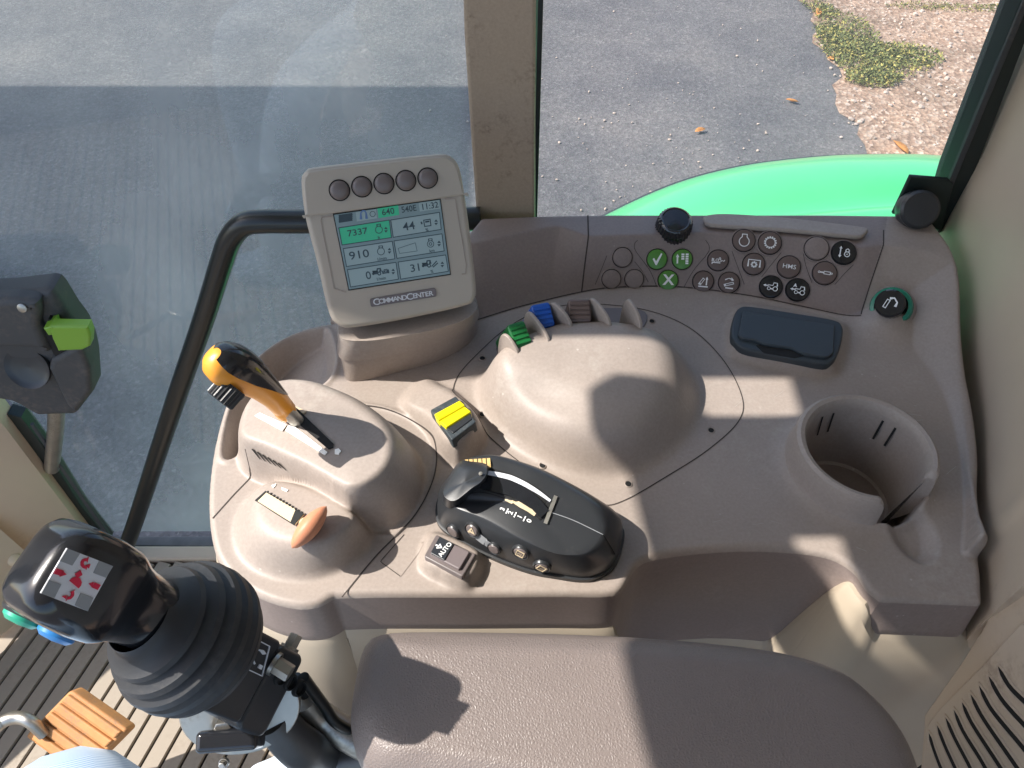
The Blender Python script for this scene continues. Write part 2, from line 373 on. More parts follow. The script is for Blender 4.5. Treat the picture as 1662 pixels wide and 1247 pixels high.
hb, ht, hdb = feature([(785, 650), (815, 700), (870, 740), (940, 766), (1020, 763), (1085, 728), (1125, 680), (1128, 630), (1108, 590), (1070, 560), (980, 552), (890, 558), (825, 590), (785, 615)],
  [(835, 560, .047), (900, 538, .049), (1000, 536, .049), (1050, 562, .047), (1056, 614, .043), (1034, 662, .038), (985, 690, .034), (925, 684, .034), (868, 654, .037), (832, 616, .042), (818, 585, .045)],
  prof=lambda s: np.sin(np.clip(s, 0, 1)*PI/2)**.82, crown=.005, soft=4)
c = P(868, 628, .045); a = math.radians(-22)
ux = (X-c.x)*math.cos(a)+(Y-c.y)*math.sin(a); uy = -(X-c.x)*math.sin(a)+(Y-c.y)*math.cos(a)
H -= .0050*np.exp(-(ux/.032)**2-(np.where(uy > 0, uy/.011, uy/.022))**2)*(hdb > 0)
c = P(980, 650, .04); a = math.radians(-60)
ux = (X-c.x)*math.cos(a)+(Y-c.y)*math.sin(a); uy = -(X-c.x)*math.sin(a)+(Y-c.y)*math.cos(a)
H += .0015*np.exp(-(ux/.03)**2-(uy/.02)**2)*(hdb > 0)
# trough behind the palm rest in which the finger levers sit
# --- lever housing (round base step + wedge)
ring_px = [(388, 742), (392, 690), (420, 655), (470, 640), (552, 655), (620, 662), (670, 682), (703, 712), (709, 745), (700, 790), (670, 843), (625, 890), (596, 862), (500, 815), (400, 762)]
arc = [(500, 640), (552, 655), (620, 664), (668, 684), (700, 712), (709, 745), (700, 790), (670, 843), (613, 900), (555, 970)]
rp = catmull(W2([(395, 720), (410, 660), (470, 635), (552, 652), (620, 662), (670, 682), (703, 712), (709, 745), (700, 790), (670, 838), (630, 870), (560, 850), (450, 800)]), True, 6)
dr = lsdf(np.array(rp)); H = np.maximum(H, .0022*np.exp(-(dr/.0018)**2)); H = np.where(dr < 0, np.maximum(H, 0)-.0012*sm(-dr/.004), H)
lb, lt, ldb = feature([(398, 762), (450, 788), (500, 813), (550, 838), (592, 858), (637, 853), (672, 825), (687, 782), (676, 742), (640, 705), (590, 672), (530, 655), (470, 652), (415, 672), (390, 715)],
  [(396, 712, .043), (432, 728, .044), (500, 764, .047), (566, 797, .05), (600, 770, .052), (618, 738, .052), (603, 700, .052), (570, 668, .052), (520, 642, .05), (488, 627, .048), (450, 630, .045), (418, 655, .043), (397, 690, .043)],
  prof=lambda s: np.where(s < .85, np.sin(np.clip(s/.85, 0, 1)*PI/2)**.8, 1.), crown=.003, soft=1)
# slot
def carve(px, z, depth, w=.0015, smooth=4):
    global H
    q = W2(px, z); q = catmull(q, True, smooth) if smooth else q
    d = lsdf(np.array(q)); H = H-depth*sm((w-d)/(2*w)); return np.array(q)
# --- throttle housing
tb, tt, tdb = feature([(384, 852), (388, 890), (412, 918), (452, 934), (505, 936), (550, 920), (585, 893), (600, 866), (560, 838), (500, 805), (460, 790), (420, 800), (395, 825)],
  [(424, 802, .026), (455, 785, .027), (505, 790, .029), (548, 812, .03), (578, 840, .03), (566, 866, .03), (530, 880, .029), (470, 874, .027), (432, 850, .026)],
  prof=lambda s: np.sin(np.clip(s, 0, 1)*PI/2)**.9, crown=.002, soft=2)
# --- switch pods
yb, yt, ydb = feature([(652, 662), (656, 640), (690, 614), (722, 630), (745, 642), (780, 690), (783, 722), (742, 752), (712, 738), (695, 705)],
  [(664, 654, .008), (690, 628, .010), (716, 638, .013), (742, 648, .020), (776, 690, .026), (737, 722, .026), (703, 676, .020), (690, 668, .012)],
  prof=lambda s: np.sin(np.clip(s, 0, 1)*PI/2)**.7, soft=1)
ab, at_, adb = feature([(684, 914), (702, 866), (778, 898), (778, 918), (752, 945), (722, 942), (696, 932)],
  [(685, 907, .010), (706, 865, .008), (777, 900, .010), (755, 940, .013)], prof=lambda s: np.sin(np.clip(s, 0, 1)*PI/2)**.7, soft=1)
# --- box lid surround
bb, bt, bdb = feature([(1178, 548), (1192, 500), (1215, 492), (1360, 520), (1376, 545), (1366, 590), (1340, 608), (1205, 580)],
  [(1186, 552, .008), (1197, 505, .007), (1215, 498, .007), (1355, 524, .007), (1367, 545, .007), (1358, 582, .008), (1336, 597, .008), (1205, 572, .008)], soft=2)
# --- socket boss
c = P(1450, 508, .012); H = np.maximum(H, .016*np.exp(-(((X-c.x)/.022)**2+((Y-c.y)/.020)**2)))+0
# --- tray
tray = catmull(W2([(532, 538), (543, 572), (541, 602), (530, 620), (505, 636), (470, 650), (425, 690), (398, 729), (372, 746), (362, 736), (368, 690), (384, 642), (418, 584), (468, 551), (515, 537)]), True, 6)
dt_ = lsdf(np.array(tray))
fl = P(520, 590).x; depth = .012+.022*np.clip((fl-X)/.05, 0, 1)
H = np.where(ldb > 0, H, H-depth*sm((.0006-dt_)/.010)+.0016*np.exp(-((dt_-.002)/.0022)**2))
# --- cup well & chute
CU = P(1409, 722, .03); RO, RI = .0535, .0435
rc = np.hypot(X-CU.x, Y-CU.y); H = np.where(rc < RO-.003, H-.05*sm((RO-.003-rc)/.003), H)
H = H+np.where((rc > RO-.003) & (rc < RO+.05), .006*np.exp(-np.abs(rc-RO)/.006), 0)
ch = catmull(W2([(1432, 838), (1470, 815), (1512, 850), (1524, 893), (1506, 916), (1475, 905), (1450, 878)]), True, 6)
dch = lsdf(np.array(ch)); H = H-.009*sm((.002-dch)/.012)
H = blur(H, 1)*.6+H*.4
def hz(x, y):
    i = np.clip((x-gx[0])/DX, 0, NXg-1.001); j = np.clip((y-gy[0])/DX, 0, NYg-1.001); a = int(i); b = int(j); u = i-a; v = j-b
    return H[a, b]*(1-u)*(1-v)+H[a+1, b]*u*(1-v)+H[a, b+1]*(1-u)*v+H[a+1, b+1]*u*v
# --- outline
BK = .636
ocp = W2([(545, 522), (500, 531), (450, 553), (405, 590), (372, 640), (350, 710), (339, 780), (338, 840), (346, 890), (362, 922), (388, 948), (432, 972), (480, 984), (515, 981), (541, 967)])
outA = catmull(ocp, False, 6)
outB = catmull(W2([(541, 967), (620, 965), (760, 965), (900, 964), (985, 964), (1010, 955), (1024, 932), (1045, 910), (1100, 898), (1200, 890), (1290, 893), (1350, 903), (1388, 925), (1410, 955), (1432, 972)]), False, 6)
outC = W2([(1432, 973), (1520, 976), (1596, 979), (1594, 930), (1588, 890), (1580, 858), (1583, 820)])
outD = catmull(np.vstack([W2([(1583, 820), (1588, 740, .003), (1582, 640, .010), (1572, 520, .028), (1557, 420, .04)]), [(.405, .632)]]), False, 6)
outE = np.array([(.395, BK), (.30, BK+.002), (.10, BK+.002), (.03, BK), (-.03, .632), (-.045, .60), (-.10, .565), (-.17, .535)])
OUT = ccw(np.vstack([outA[:-1], outB[:-1], outC[:-1], outD[:-1], outE])); OUT = resample(OUT, 620)
dO, ocx, ocy = sdf(OUT, closest=True)
re_ = .005
Hr = H-np.where(dO > -re_, re_-np.sqrt(np.maximum(re_**2-np.clip(re_+dO, 0, re_)**2, 0)), 0)
snap = (dO > 0) & (dO < DX*1.6); XX = np.where(snap, ocx, X); YY = np.where(snap, ocy, Y)
keep = (dO < DX*1.6)
cell = keep[:-1, :-1] & keep[1:, :-1] & keep[:-1, 1:] & keep[1:, 1:] & ((dO[:-1, :-1] < 0) | (dO[1:, :-1] < 0) | (dO[:-1, 1:] < 0) | (dO[1:, 1:] < 0))
def hf_part(mask, name, matname, parent, extra=None):
    idx = np.full(X.shape, -1); I, J = np.nonzero(mask)
    used = np.zeros(X.shape, bool)
    for a in (0, 1):
        for b in (0, 1): used[I+a, J+b] = True
    idx[used] = np.arange(used.sum()); V = np.stack([XX[used], YY[used], Hr[used]], 1)
    Fq = np.stack([idx[I, J], idx[I+1, J], idx[I+1, J+1], idx[I, J+1]], 1)
    me = bpy.data.meshes.new(name); me.vertices.add(len(V)); me.vertices.foreach_set('co', V.ravel())
    me.loops.add(Fq.size); me.loops.foreach_set('vertex_index', Fq.ravel().astype(np.int32))
    me.polygons.add(len(Fq)); me.polygons.foreach_set('loop_start', np.arange(0, Fq.size, 4, dtype=np.int32))
    me.polygons.foreach_set('use_smooth', np.ones(len(Fq), bool)); me.update(); me.validate()
    me.materials.append(M[matname]); o = bpy.data.objects.new(name, me); COL.objects.link(o)
    if parent: o.parent = parent; o.matrix_parent_inverse = Matrix.Translation(-Vector(parent.location))
    return o
cen = lambda D: (D[:-1, :-1]+D[1:, :-1]+D[:-1, 1:]+D[1:, 1:])/4
CON = thing('side_console', 'moulded taupe plastic control console curving along the cab side beneath the windows', 'console', (.0, .45, -.62))
dHump = cen(lsdf(np.array(catmull(hump_seam, True, 6)))); dBc = cen(-dB); dTc = cen(dT); cl = cen(ldb); ct = cen(tdb); cy_ = cen(ydb); ca = cen(adb)
cX = cen(X); sLR = P(1395, 516).x
mk = {}
rest = cell.copy()
def take(m):
    global rest
    q = rest & m; rest = rest & ~m; return q
mk['palm_rest_cover'] = take((dHump < 0) & (cy_ < .002))
lip = cen(P(775, 520).y*0+X)
panelR = (cen(dB) > 0) & (cX < (P(1395, 517).x+(P(1432, 397, .04).x-P(1395, 517).x)*np.clip((cen(Y)-P(1395, 517).y)/(P(1432, 397, .04).y-P(1395, 517).y), 0, 9)))
seamL = P(944, 474).x+(P(955, 384, .04).x-P(944, 474).x)*np.clip((cen(Y)-P(944, 474).y)/(P(955, 384, .04).y-P(944, 474).y), 0, 2)
mk['button_panel'] = take(panelR & (cX > seamL)); mk['blank_panel'] = take(panelR & (cX > -.052))
mk['lever_housing'] = take(cl > 0); mk['throttle_housing'] = take(ct > 0)
mk['switch_pod'] = take(cy_ > 0); sp2 = take(ca > 0)
def rename_first(): pass
parts = {}
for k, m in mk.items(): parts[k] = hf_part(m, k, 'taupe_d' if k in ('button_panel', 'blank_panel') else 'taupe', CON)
parts['switch_pod2'] = hf_part(sp2, 'switch_pod', 'taupe', CON)
parts['top_shell'] = hf_part(rest, 'top_shell', 'taupe', CON)
# seams ride on the surface
def seam_on(mb, px, w=.0008, z=0., closed=False, m='seam', lift=.00035, sm_=True, z_list=None):
    q = W2(px, z); q = catmull(q, closed, 8) if sm_ else resample(q, 40, closed)
    q = resample(q, max(20, int(np.sum(np.linalg.norm(np.diff(q, axis=0), axis=1))/.0025)), closed)
    t = np.gradient(q, axis=0) if not closed else np.roll(q, -1, 0)-np.roll(q, 1, 0)
    t = t/np.maximum(np.linalg.norm(t, axis=1), 1e-9)[:, None]; nn = np.stack([-t[:, 1], t[:, 0]], 1)*w/2
    v = []; 
    for a, b in zip(q, nn):
        for sgn in (1, -1):
            p = a+b*sgn; v.append((p[0], p[1], max(hz(*a), hz(*p))+lift))
    n = len(q); f = [(2*i, 2*((i+1) % n), 2*((i+1) % n)+1, 2*i+1) for i in range(n if closed else n-1)]
    f = [tuple(reversed(k)) for k in f]; mb.add(v, f, m)
sb = MB()
seam_on(sb, [(735, 640), (744, 610), (775, 575), (820, 535), (870, 508), (940, 494), (1040, 502), (1115, 530), (1170, 580), (1203, 640), (1200, 682), (1150, 730), (1080, 775), (1015, 812), (975, 820), (920, 800), (860, 762), (815, 728), (765, 682), (742, 662)], .0009, closed=True)
seam_on(sb, [(345, 842), (380, 803), (414, 768)], .0009, sm_=False)
seam_on(sb, arc, .0010)
seam_on(sb, [(775, 520), (850, 497), (940, 476), (1000, 468), (1100, 467), (1210, 480), (1300, 498), (1395, 518)], .0011)
seam_on(sb, [(656, 868), (617, 912), (650, 936)], .0006, sm_=False); seam_on(sb, [(656, 868), (690, 884), (650, 936)], .0005, sm_=False, m='taupe')
seam_on(sb, [(944, 475, 0), (949, 430, .02), (955, 384, .04), (954, 350, .04)], .0013, sm_=False)
seam_on(sb, [(1395, 516, 0), (1414, 456, .02), (1434, 397, .04), (1434, 374, .04)], .0010, sm_=False)
sb.build('panel_seam', CON, smooth=False)
sc_ = MB(); random.seed(21)
for _ in range(46):
    u, v = random.uniform(1080, 1540), random.uniform(600, 960); L0 = random.uniform(4, 26); a_ = random.uniform(-1.2, .6)
    p0, p1 = (u, v), (u+L0*math.cos(a_), v+L0*math.sin(a_)*.7); q_ = W2([p0, p1])
    if any(sdf(OUT, np.array([[q[0]]]), np.array([[q[1]]]))[0, 0] > -.012 or math.hypot(q[0]-CU.x, q[1]-CU.y) < .062 for q in q_): continue
    seam_on(sc_, [p0, p1], random.choice([.00022, .0003, .0004]), sm_=False, m='scuff', lift=.0002)
_me = parts['top_shell'].data; _me.materials.append(M['scuff']); _b = bmesh.new(); _b.from_mesh(_me)
_vs = [_b.verts.new(q_) for q_ in sc_.v]
for f_ in sc_.f: _f = _b.faces.new([_vs[i_] for i_ in f_]); _f.material_index = 1
_b.to_mesh(_me); _b.free()
holes = []                                       # screw holes in the hump cover
for (u, v) in ((783, 582), (783, 674), (881, 757), (1020, 786), (1154, 699), (1058, 522), (1196, 0)):
    if v == 0: continue
    hl = MB(); p = P(u, v, .0); z = hz(p.x, p.y); T = Matrix.Translation((p.x, p.y, z+.0003)); hl.poly(circ(.0022, 16), 'dark', T); 
    hl.rings([[(r*math.cos(a), r*math.sin(a), zz) for a in np.linspace(0, 2*PI, 20, endpoint=False)] for r, zz in ((.0023, .0), (.0027, .0006), (.0033, 0))], 'taupe', T, False, False)
    hl.build('screw_hole', CON)
# skirt
hO = np.array([hz(*q) for q in OUT]); 
def pix(x, y, z):
    d = Vector((x, y, z-CZ)); f = d.y*math.cos(PITCH)-d.z*math.sin(PITCH); r = d.x; k = d.y*math.sin(PITCH)+d.z*math.cos(PITCH)
    return 831+F*r/f, 623.5-F*k/f
pxO = np.array([pix(q[0], q[1], 0) for q in OUT])
rec = (pxO[:, 0] > 1012) & (pxO[:, 0] < 1432) & (pxO[:, 1] > 880)
w_ = rec.astype(float)
for _ in range(3): w_ = (np.roll(w_, 1)+w_+np.roll(w_, -1))/3
tipx = np.where(rec, np.clip((pxO[:, 0]-1325)/60, 0, 1), 0)
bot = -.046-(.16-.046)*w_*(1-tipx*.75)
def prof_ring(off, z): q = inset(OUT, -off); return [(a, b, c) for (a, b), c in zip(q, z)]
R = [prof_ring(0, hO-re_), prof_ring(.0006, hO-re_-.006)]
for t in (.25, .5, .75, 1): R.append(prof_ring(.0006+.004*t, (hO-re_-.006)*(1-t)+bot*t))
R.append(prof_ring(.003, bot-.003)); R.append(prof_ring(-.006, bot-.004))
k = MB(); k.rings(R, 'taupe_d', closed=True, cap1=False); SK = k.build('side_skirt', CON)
# cream lower body
topz = np.where(rec, np.where(tipx > 0, -.012-(1-tipx)*.13, -.14), -.042)
for _ in range(2): topz = (np.roll(topz, 1)+topz+np.roll(topz, -1))/3
R = [prof_ring(-.004, topz), prof_ring(.0035+0*.0, topz-.001), prof_ring(.008, topz-.008)]
zb = -.62
for t, o_ in ((.08, .014), (.2, .02), (.45, .02), (.75, .01), (1, .0)): R.append(prof_ring(o_, (topz-.008)*(1-t)+zb*t))
xs = np.clip((pxO[:, 0]-1430)/150, 0, 1)*(pxO[:, 1] > 860)
for _ in range(6): xs = (np.roll(xs, 1)+xs+np.roll(xs, -1))/3
for i_r, am in ((2, .004), (3, .022), (4, .05), (5, .06), (6, .06), (7, .06)): R[i_r] = [(a+am*q, b, c) for (a, b, c), q in zip(R[i_r], xs)]
k = MB(); k.rings(R, 'cream', closed=True, cap1=False); k.build('lower_body', CON)
#PART3
# ================================================================== cup holder wall, box lid, socket, knob
k = MB(); a0, a1 = math.radians(-34), math.radians(268)
angs = np.linspace(a0, a1, 120); prof = [(RO+.006, -.002), (RO+.0015, .004), (RO-.0005, .012), (RO-.001, .024), (RO-.002, .0285), (RO-.0045, .0305), (RO-.0075, .0295), (RI+.0005, .026), (RI, .02), (RI-.002, -.02), (RI-.004, -.044), (RI-.008, -.047)]
R = []
for a in angs:
    e = min(a-a0, a1-a)*RO; f_ = min(1, max(0, e/.006)); 
    drop = (1-f_)**2*.006; R.append([(CU.x+r*math.cos(a), CU.y+r*math.sin(a), z-(drop if z > .01 else 0)) for r, z in prof])
k.rings(R, 'taupe', closed=False, cap0=False, cap1=False)
for rr in (R[0], R[-1]): 
    n = len(rr); k.add(rr, [tuple(range(n))], 'taupe')
k.poly(circ(RI-.002, 48), 'taupe_d', Matrix.Translation((CU.x, CU.y, -.046)))
CUPW = k.build('cup_holder', CON)
for a in (118, 104, 52, 38):
    q = MB(); A = math.radians(a); T = Matrix.Translation((CU.x, CU.y, 0)) @ Matrix.Rotation(A, 4, 'Z')
    q.add([(RI-.0005, -.0009, .017), (RI-.0005, .0009, .017), (RI-.003, .0009, -.004), (RI-.003, -.0009, -.004)], [(0, 1, 2, 3)], 'dark', T); q.build('slit', CUPW, smooth=False)
def plan(pts, z): return W2(pts, z)
k = MB()
zz = hz(*P(1275, 552, .008)[:2])
fo = ccw(resample(catmull(plan([(1186, 540), (1190, 516), (1201, 501), (1225, 501), (1290, 511), (1352, 522), (1366, 532), (1367, 548), (1360, 575), (1350, 590), (1332, 593), (1270, 582), (1208, 569), (1190, 556)], .010), True, 5), 90))
k.slab(fo, .003, .0125, 'slate', r=.002); FR = k.build('storage_lid', CON, label='slate black lid of the small storage box')
k = MB(); lo = plan([(1205, 506), (1355, 529), (1353, 573), (1345, 580), (1336, 581), (1300, 574), (1285, 566), (1240, 560), (1225, 553), (1203, 550), (1198, 544)], .0145)
k.slab(resample(catmull(ccw(lo), True, 1), 80), .011, .0155, 'slate', r=.0012); k.build('lid_flap', FR)
k = MB(); k.poly(plan([(1228, 560), (1240, 558), (1290, 566), (1305, 577), (1290, 580), (1240, 572)], .0135), 'dark', Matrix.Translation((0, 0, .0128))); k.build('finger_recess', FR)
# cigarette lighter plug
LT = thing('lighter_plug', 'round black lighter plug with green ring, in the console corner left of the beige wall', 'lighter', P(1445, 505, .012))
n_ = Vector((-.48, -.50, .72)); T = frame(P(1447, 500, .010), n_)
k = MB(); k.lathe([(.0182, -.006), (.0182, .006), (.0172, .0085), (.0142, .009), (.0135, .004)], 'teal', T, 48); k.lathe([(.0205, -.012), (.0200, .001), (.0182, .002)], 'taupe_d', T, 48); k.build('socket_ring', LT)
k = MB(); k.lathe([(.0122, 0), (.0122, .016), (.0128, .017), (.0128, .021), (.0115, .0225), (.0, .0226)], 'gloss', T, 48, rib=((1, 1), .05, 2)); PL = k.build('plug_knob', LT)
k = MB(); k.stroke([(-.0035, -.0055), (-.0035, .002), (-.001, .002), (-.001, -.0055)], .0007, 'white', T, .0227, True); k.stroke([(-.0022, .0035), (.001, .0055), (.005, .003), (.0055, -.001)], .0012, 'white', T, .0227); k.build('lighter_icon', PL, smooth=False)
# ---- panel keys
bp = bvh(parts['button_panel']); bt_ = bvh(parts['blank_panel'])
def hit(u, v, tree=bp):
    d = ray(u, v).normalized(); l, n, i, _ = tree.ray_cast(CAM, d)
    return l, n
def pframe(u, v):
    L_, n = hit(u, v); acc = Vector()
    for du in (-14, 0, 14):
        for dv in (-8, 0, 8):
            l, nn = hit(u+du, v+dv)
            if l is not None: acc += nn
    return frame(L_, acc.normalized())
BPN = parts['button_panel']; mm = .001
def key(u, v, r, m, label, icon=None, ring=True):
    T = pframe(u, v); k = MB()
    rp_ = r*1.07
    k.lathe([(rp_+.0012, -.0003), (rp_+.0009, .0007), (rp_+.0003, .0009), (rp_, .0003), (rp_, -.001)], 'taupe_d', T, 40)
    k.lathe([(rp_+.00008, .0004), (r*.99, .0004)], 'dark', T, 40)
    k.lathe([(r, -.001), (r, .0016), (r*.95, .0024), (r*.85, .0027), (r*.4, .0030), (0.0001, .0031)], m, T, 40)
    if icon: icon(k, T, r*1000)
    return k.build('panel_key', BPN, label=label)
Z = .0031
def st(k, T, pts, w=.9, closed=False): k.stroke([(x*mm, y*mm) for x, y in pts], w*mm*.74, 'white', T, Z, closed)
def disc(k, T, x, y, r, m='white', z=Z): k.poly(circ(r*mm, 16, x*mm, y*mm), m, T, z)
def ring(k, T, x, y, r, w=.8): st(k, T, [(x+r*math.cos(a), y+r*math.sin(a)) for a in np.linspace(0, 2*PI, 24, endpoint=False)], w, True)
def ic_check(k, T, r): k.poly([(x*mm, y*mm) for x, y in ((-4.6, .6), (-3.2, 1.4), (-1.3, -1.8), (3.4, 5.8), (4.6, 5.0), (-.6, -5.4), (-1.8, -5.2))], 'white', T, Z)
def ic_x(k, T, r): k.text('X', .0135, 'white', T, z=Z, bold=.0004)
def ic_menu(k, T, r):
    st(k, T, [(-5, -4), (-5, 2.5)], 1); k.poly([(-6.6*mm, 2*mm), (-3.4*mm, 2*mm), (-5*mm, 5*mm)], 'white', T, Z)
    for i in range(5):
        for x in (-1.4, 2.6): st(k, T, [(x, 4.6-2.1*i), (x+2.8, 4.6-2.1*i)], 1.1) if not (x < 0 and i > 2) else None
def ic_engine(k, T, r):
    pts = [(-2.2, 5.6), (2.2, 5.6), (2.2, 3.6)]+[(4.6*math.sin(a), -1.2+4.6*math.cos(a)) for a in np.radians(np.linspace(33, 327, 22))]+[(-2.2, 3.6)]; st(k, T, pts, 1.0, True)
def gear(k, T, x, y, r, n, w, tooth):
    ring(k, T, x, y, r, w)
    for i in range(n):
        a = 2*PI*i/n; st(k, T, [(x+r*math.cos(a), y+r*math.sin(a)), (x+(r+tooth)*math.cos(a), y+(r+tooth)*math.sin(a))], w)
def ic_gear(k, T, r): gear(k, T, 0, 0, 4.4, 15, .9, 1.5)
def ic_pto(k, T, r): st(k, T, [(-5.4, -3), (-5.4, 3.6), (5.4, 3.6), (5.4, -3)], 1.0); gear(k, T, 0, -.7, 1.7, 8, 1.0, 1.3)
def ic_hms(k, T, r): k.text('HMS', .0058, 'white', T, z=Z, bold=.00002, sx=1.1)
def tractor(k, T, x0=0, y0=0, A=False):
    ring(k, T, 3.9+x0, -1.6+y0, 2.0, .9); ring(k, T, -1.8+x0, -2.0+y0, 1.4, .8)
    st(k, T, [(-3.2+x0, -.2+y0), (-2.8+x0, 1.2+y0), (1.2+x0, 1.2+y0), (1.8+x0, 3.9+y0), (4.9+x0, 3.9+y0), (5.3+x0, .8+y0)], .9); st(k, T, [(-.4+x0, -2+y0), (1.9+x0, -2+y0)], .8)
    k.poly([((x+x0)*mm, (y+y0)*mm) for x, y in ((-7.4, .4), (-5.2, 1.8), (-5.2, -1.0))], 'white', T, Z); st(k, T, [(-5.4+x0, .4+y0), (-3.4+x0, .4+y0)], .8)
    if A: k.text('A', .0042, 'white', T, z=Z, x=(-3.6+x0)*mm, y=(4.0+y0)*mm, bold=.0002)
def ic_t1(k, T, r): tractor(k, T)
def ic_t2(k, T, r): tractor(k, T, .6, -.8, True)
def ic_lock(k, T, r):
    st(k, T, [(-3.6, -3.4), (-3.6, 3.4)], .7)
    for y, s_ in ((3.2, 1), (-3.2, -1)): k.poly([(-5*mm, y*mm), (-2.2*mm, y*mm), (-3.6*mm, (y+2.2*s_)*mm)], 'white', T, Z)
    ring(k, T, 2.6, -1.6, 2.3, 1.0); st(k, T, [(1.2, .6), (1.2, 2.6), (2.6, 3.6), (4.0, 2.6), (4.0, .6)], .8); disc(k, T, 2.6, -1.6, .6)
def ic_cyl(k, T, r): st(k, T, [(-1, 1.2), (4.6, 1.2), (4.6, -1.2), (-1, -1.2)], .9, True); st(k, T, [(-5, 0), (-1, 0)], .9); ring(k, T, -5.4, 0, .8, .6); ring(k, T, 5.8, 0, .7, .6)
def ic_hitchup(k, T, r): st(k, T, [(-4.4, -2.8), (-.6, 3.0), (.8, 2.0), (-2.4, -3.6)], .8, True); disc(k, T, -3, -2.2, .7); st(k, T, [(-4.4, -5), (4.6, -5)], .8); st(k, T, [(3, -3.6), (3, 2.4)], .8); k.poly([(1.8*mm, 2*mm), (4.2*mm, 2*mm), (3*mm, 4.6*mm)], 'white', T, Z)
def ic_hitchdn(k, T, r): st(k, T, [(-4.6, -2.4), (3.4, .6), (4.2, -.9), (-3.8, -4)], .8, True); disc(k, T, -3.4, -2.8, .7); st(k, T, [(-3, -5.4), (4.2, -5.4)], .8); st(k, T, [(-4.2, 2), (-1, 3.8), (2, 3.2)], .8); k.poly([(1.4*mm, 5*mm), (1.8*mm, 1.6*mm), (4*mm, 2.4*mm)], 'white', T, Z)
def ic_seq(k, T, r):
    st(k, T, [(-5.6, 1.6), (-5.6, -1.4)], .6); st(k, T, [(-4.4, 1.4), (-4.4, -1.2), (-2.8, -1.2)], .6); ring(k, T, -1.0, 0, 1.2, .6); ring(k, T, 1.2, 0, 1.3, .6); ring(k, T, 1.3, 1.8, .8, .6); st(k, T, [(-5.8, -2.4), (2.2, -2.4)], .6); st(k, T, [(2.8, -.8), (3.8, 0), (5.2, -.6), (6, .6)], .6); st(k, T, [(-5.4, -2.4), (-5.4, -4)], .6)
KR = .0096
for (u, v, r, m, lab, ic) in (
 (1010, 418, .0090, 'taupe_d', 'blank upper key of the left trio', None), (992, 453, .0088, 'taupe_d', 'blank lower left key of the left trio', None), (1029, 453, .0088, 'taupe_d', 'blank lower right key of the left trio', None),
 (1066, 421, .0094, 'gkey', 'green key with white tick', ic_check), (1107, 421, .0094, 'gkey', 'green key with arrow and list', ic_menu), (1084, 455, .0093, 'gkey', 'green key with white X', ic_x),
 (1165, 423, KR, 'taupe_b', 'brown key with tiny tractor and implement symbol', ic_seq), (1141, 457, KR, 'taupe_b', 'brown key with raised link arm symbol', ic_hitchup), (1183, 459, KR, 'taupe_b', 'brown key with lowered link arm symbol', ic_hitchdn),
 (1207, 391, .0102, 'taupe_b', 'brown key with engine outline', ic_engine), (1249, 395, .0104, 'taupe_b', 'brown key with toothed gear ring', ic_gear), (1223, 429, .0100, 'taupe_b', 'brown key with small gear under bracket', ic_pto),
 (1280, 434, .0103, 'taupe_b', 'brown key reading HMS', ic_hms), (1251, 466, .0102, 'gloss', 'black key with tractor and arrow', ic_t1), (1294, 471, .0104, 'gloss', 'black key with tractor and letter A', ic_t2),
 (1325, 404, .0108, 'taupe_d', 'blank key of the right trio', None), (1369, 411, .0108, 'gloss', 'black key with arrows and padlock', ic_lock), (1338, 444, .0106, 'taupe_b', 'brown key with ram symbol', ic_cyl)):
    key(u, v, r, m, lab, ic)
# faint triangular outlines round the key trios
def ptline(mb, px, w, m='seam', closed=False):
    q = []
    for u, v in px: q.append((u, v))
    q = resample(catmull(q, closed, 6), 60, closed); L3 = []; 
    for u, v in q:
        l, n = hit(u, v)
        if l is not None: L3.append((l, n))
    v_ = []
    for i, (l, n) in enumerate(L3):
        t = (L3[min(i+1, len(L3)-1)][0]-L3[max(i-1, 0)][0]).normalized(); s_ = t.cross(n).normalized()*w/2
        v_ += [tuple(l+s_+n*.0003), tuple(l-s_+n*.0003)]
    mb.add(v_, [(2*i, 2*i+2, 2*i+3, 2*i+1) for i in range(len(L3)-1)], m)
k = MB()
for tri in ([(1035, 390), (1030, 396), (1032, 408), (1055, 440), (1068, 472)], [(1145, 390), (1151, 400), (1148, 412), (1125, 440), (1106, 474)], [(1188, 408), (1196, 430), (1208, 462)], [(1268, 410), (1250, 432), (1236, 450)], [(1303, 408), (1308, 432), (1318, 460)], [(1385, 430), (1370, 445), (1355, 462)], [(985, 415), (975, 440), (966, 462)], [(1030, 425), (1042, 440), (1052, 458)]):
    k = MB(); ptline(k, tri, .0005); k.build('key_group_outline', BPN, smooth=False)
# rotary dial
T = frame(P(1091, 376, .034), Vector((0, -.30, .95)))
k = MB(); k.lathe([(.0205, -.012), (.0205, -.001), (.019, .0015), (.0175, .001)], 'taupe_d', T, 40); BPK = k.build('dial_boss', BPN)
k = MB(); k.lathe([(.0164, -.002), (.0172, .001), (.0158, .0165), (.0148, .0185), (.0132, .0195), (.0120, .0188), (.008, .0194), (0.0001, .0200)], 'gloss', T, 96, rib=((1, 2), .05, 3)); k.build('rotary_dial', BPN, label='black ribbed rotary dial')
# shelf lip over the keys
k = MB(); lp = plan([(1145, 349), (1143, 356), (1149, 363), (1170, 366), (1280, 373), (1380, 383), (1398, 383), (1407, 377), (1409, 371), (1390, 366), (1270, 352), (1180, 346)], .046)
k.slab(resample(catmull(ccw(lp), True, 5), 90), .0412, .046, 'taupe', r=.0022, bot=True, rb=.0022); k.build('shelf_lip', CON)
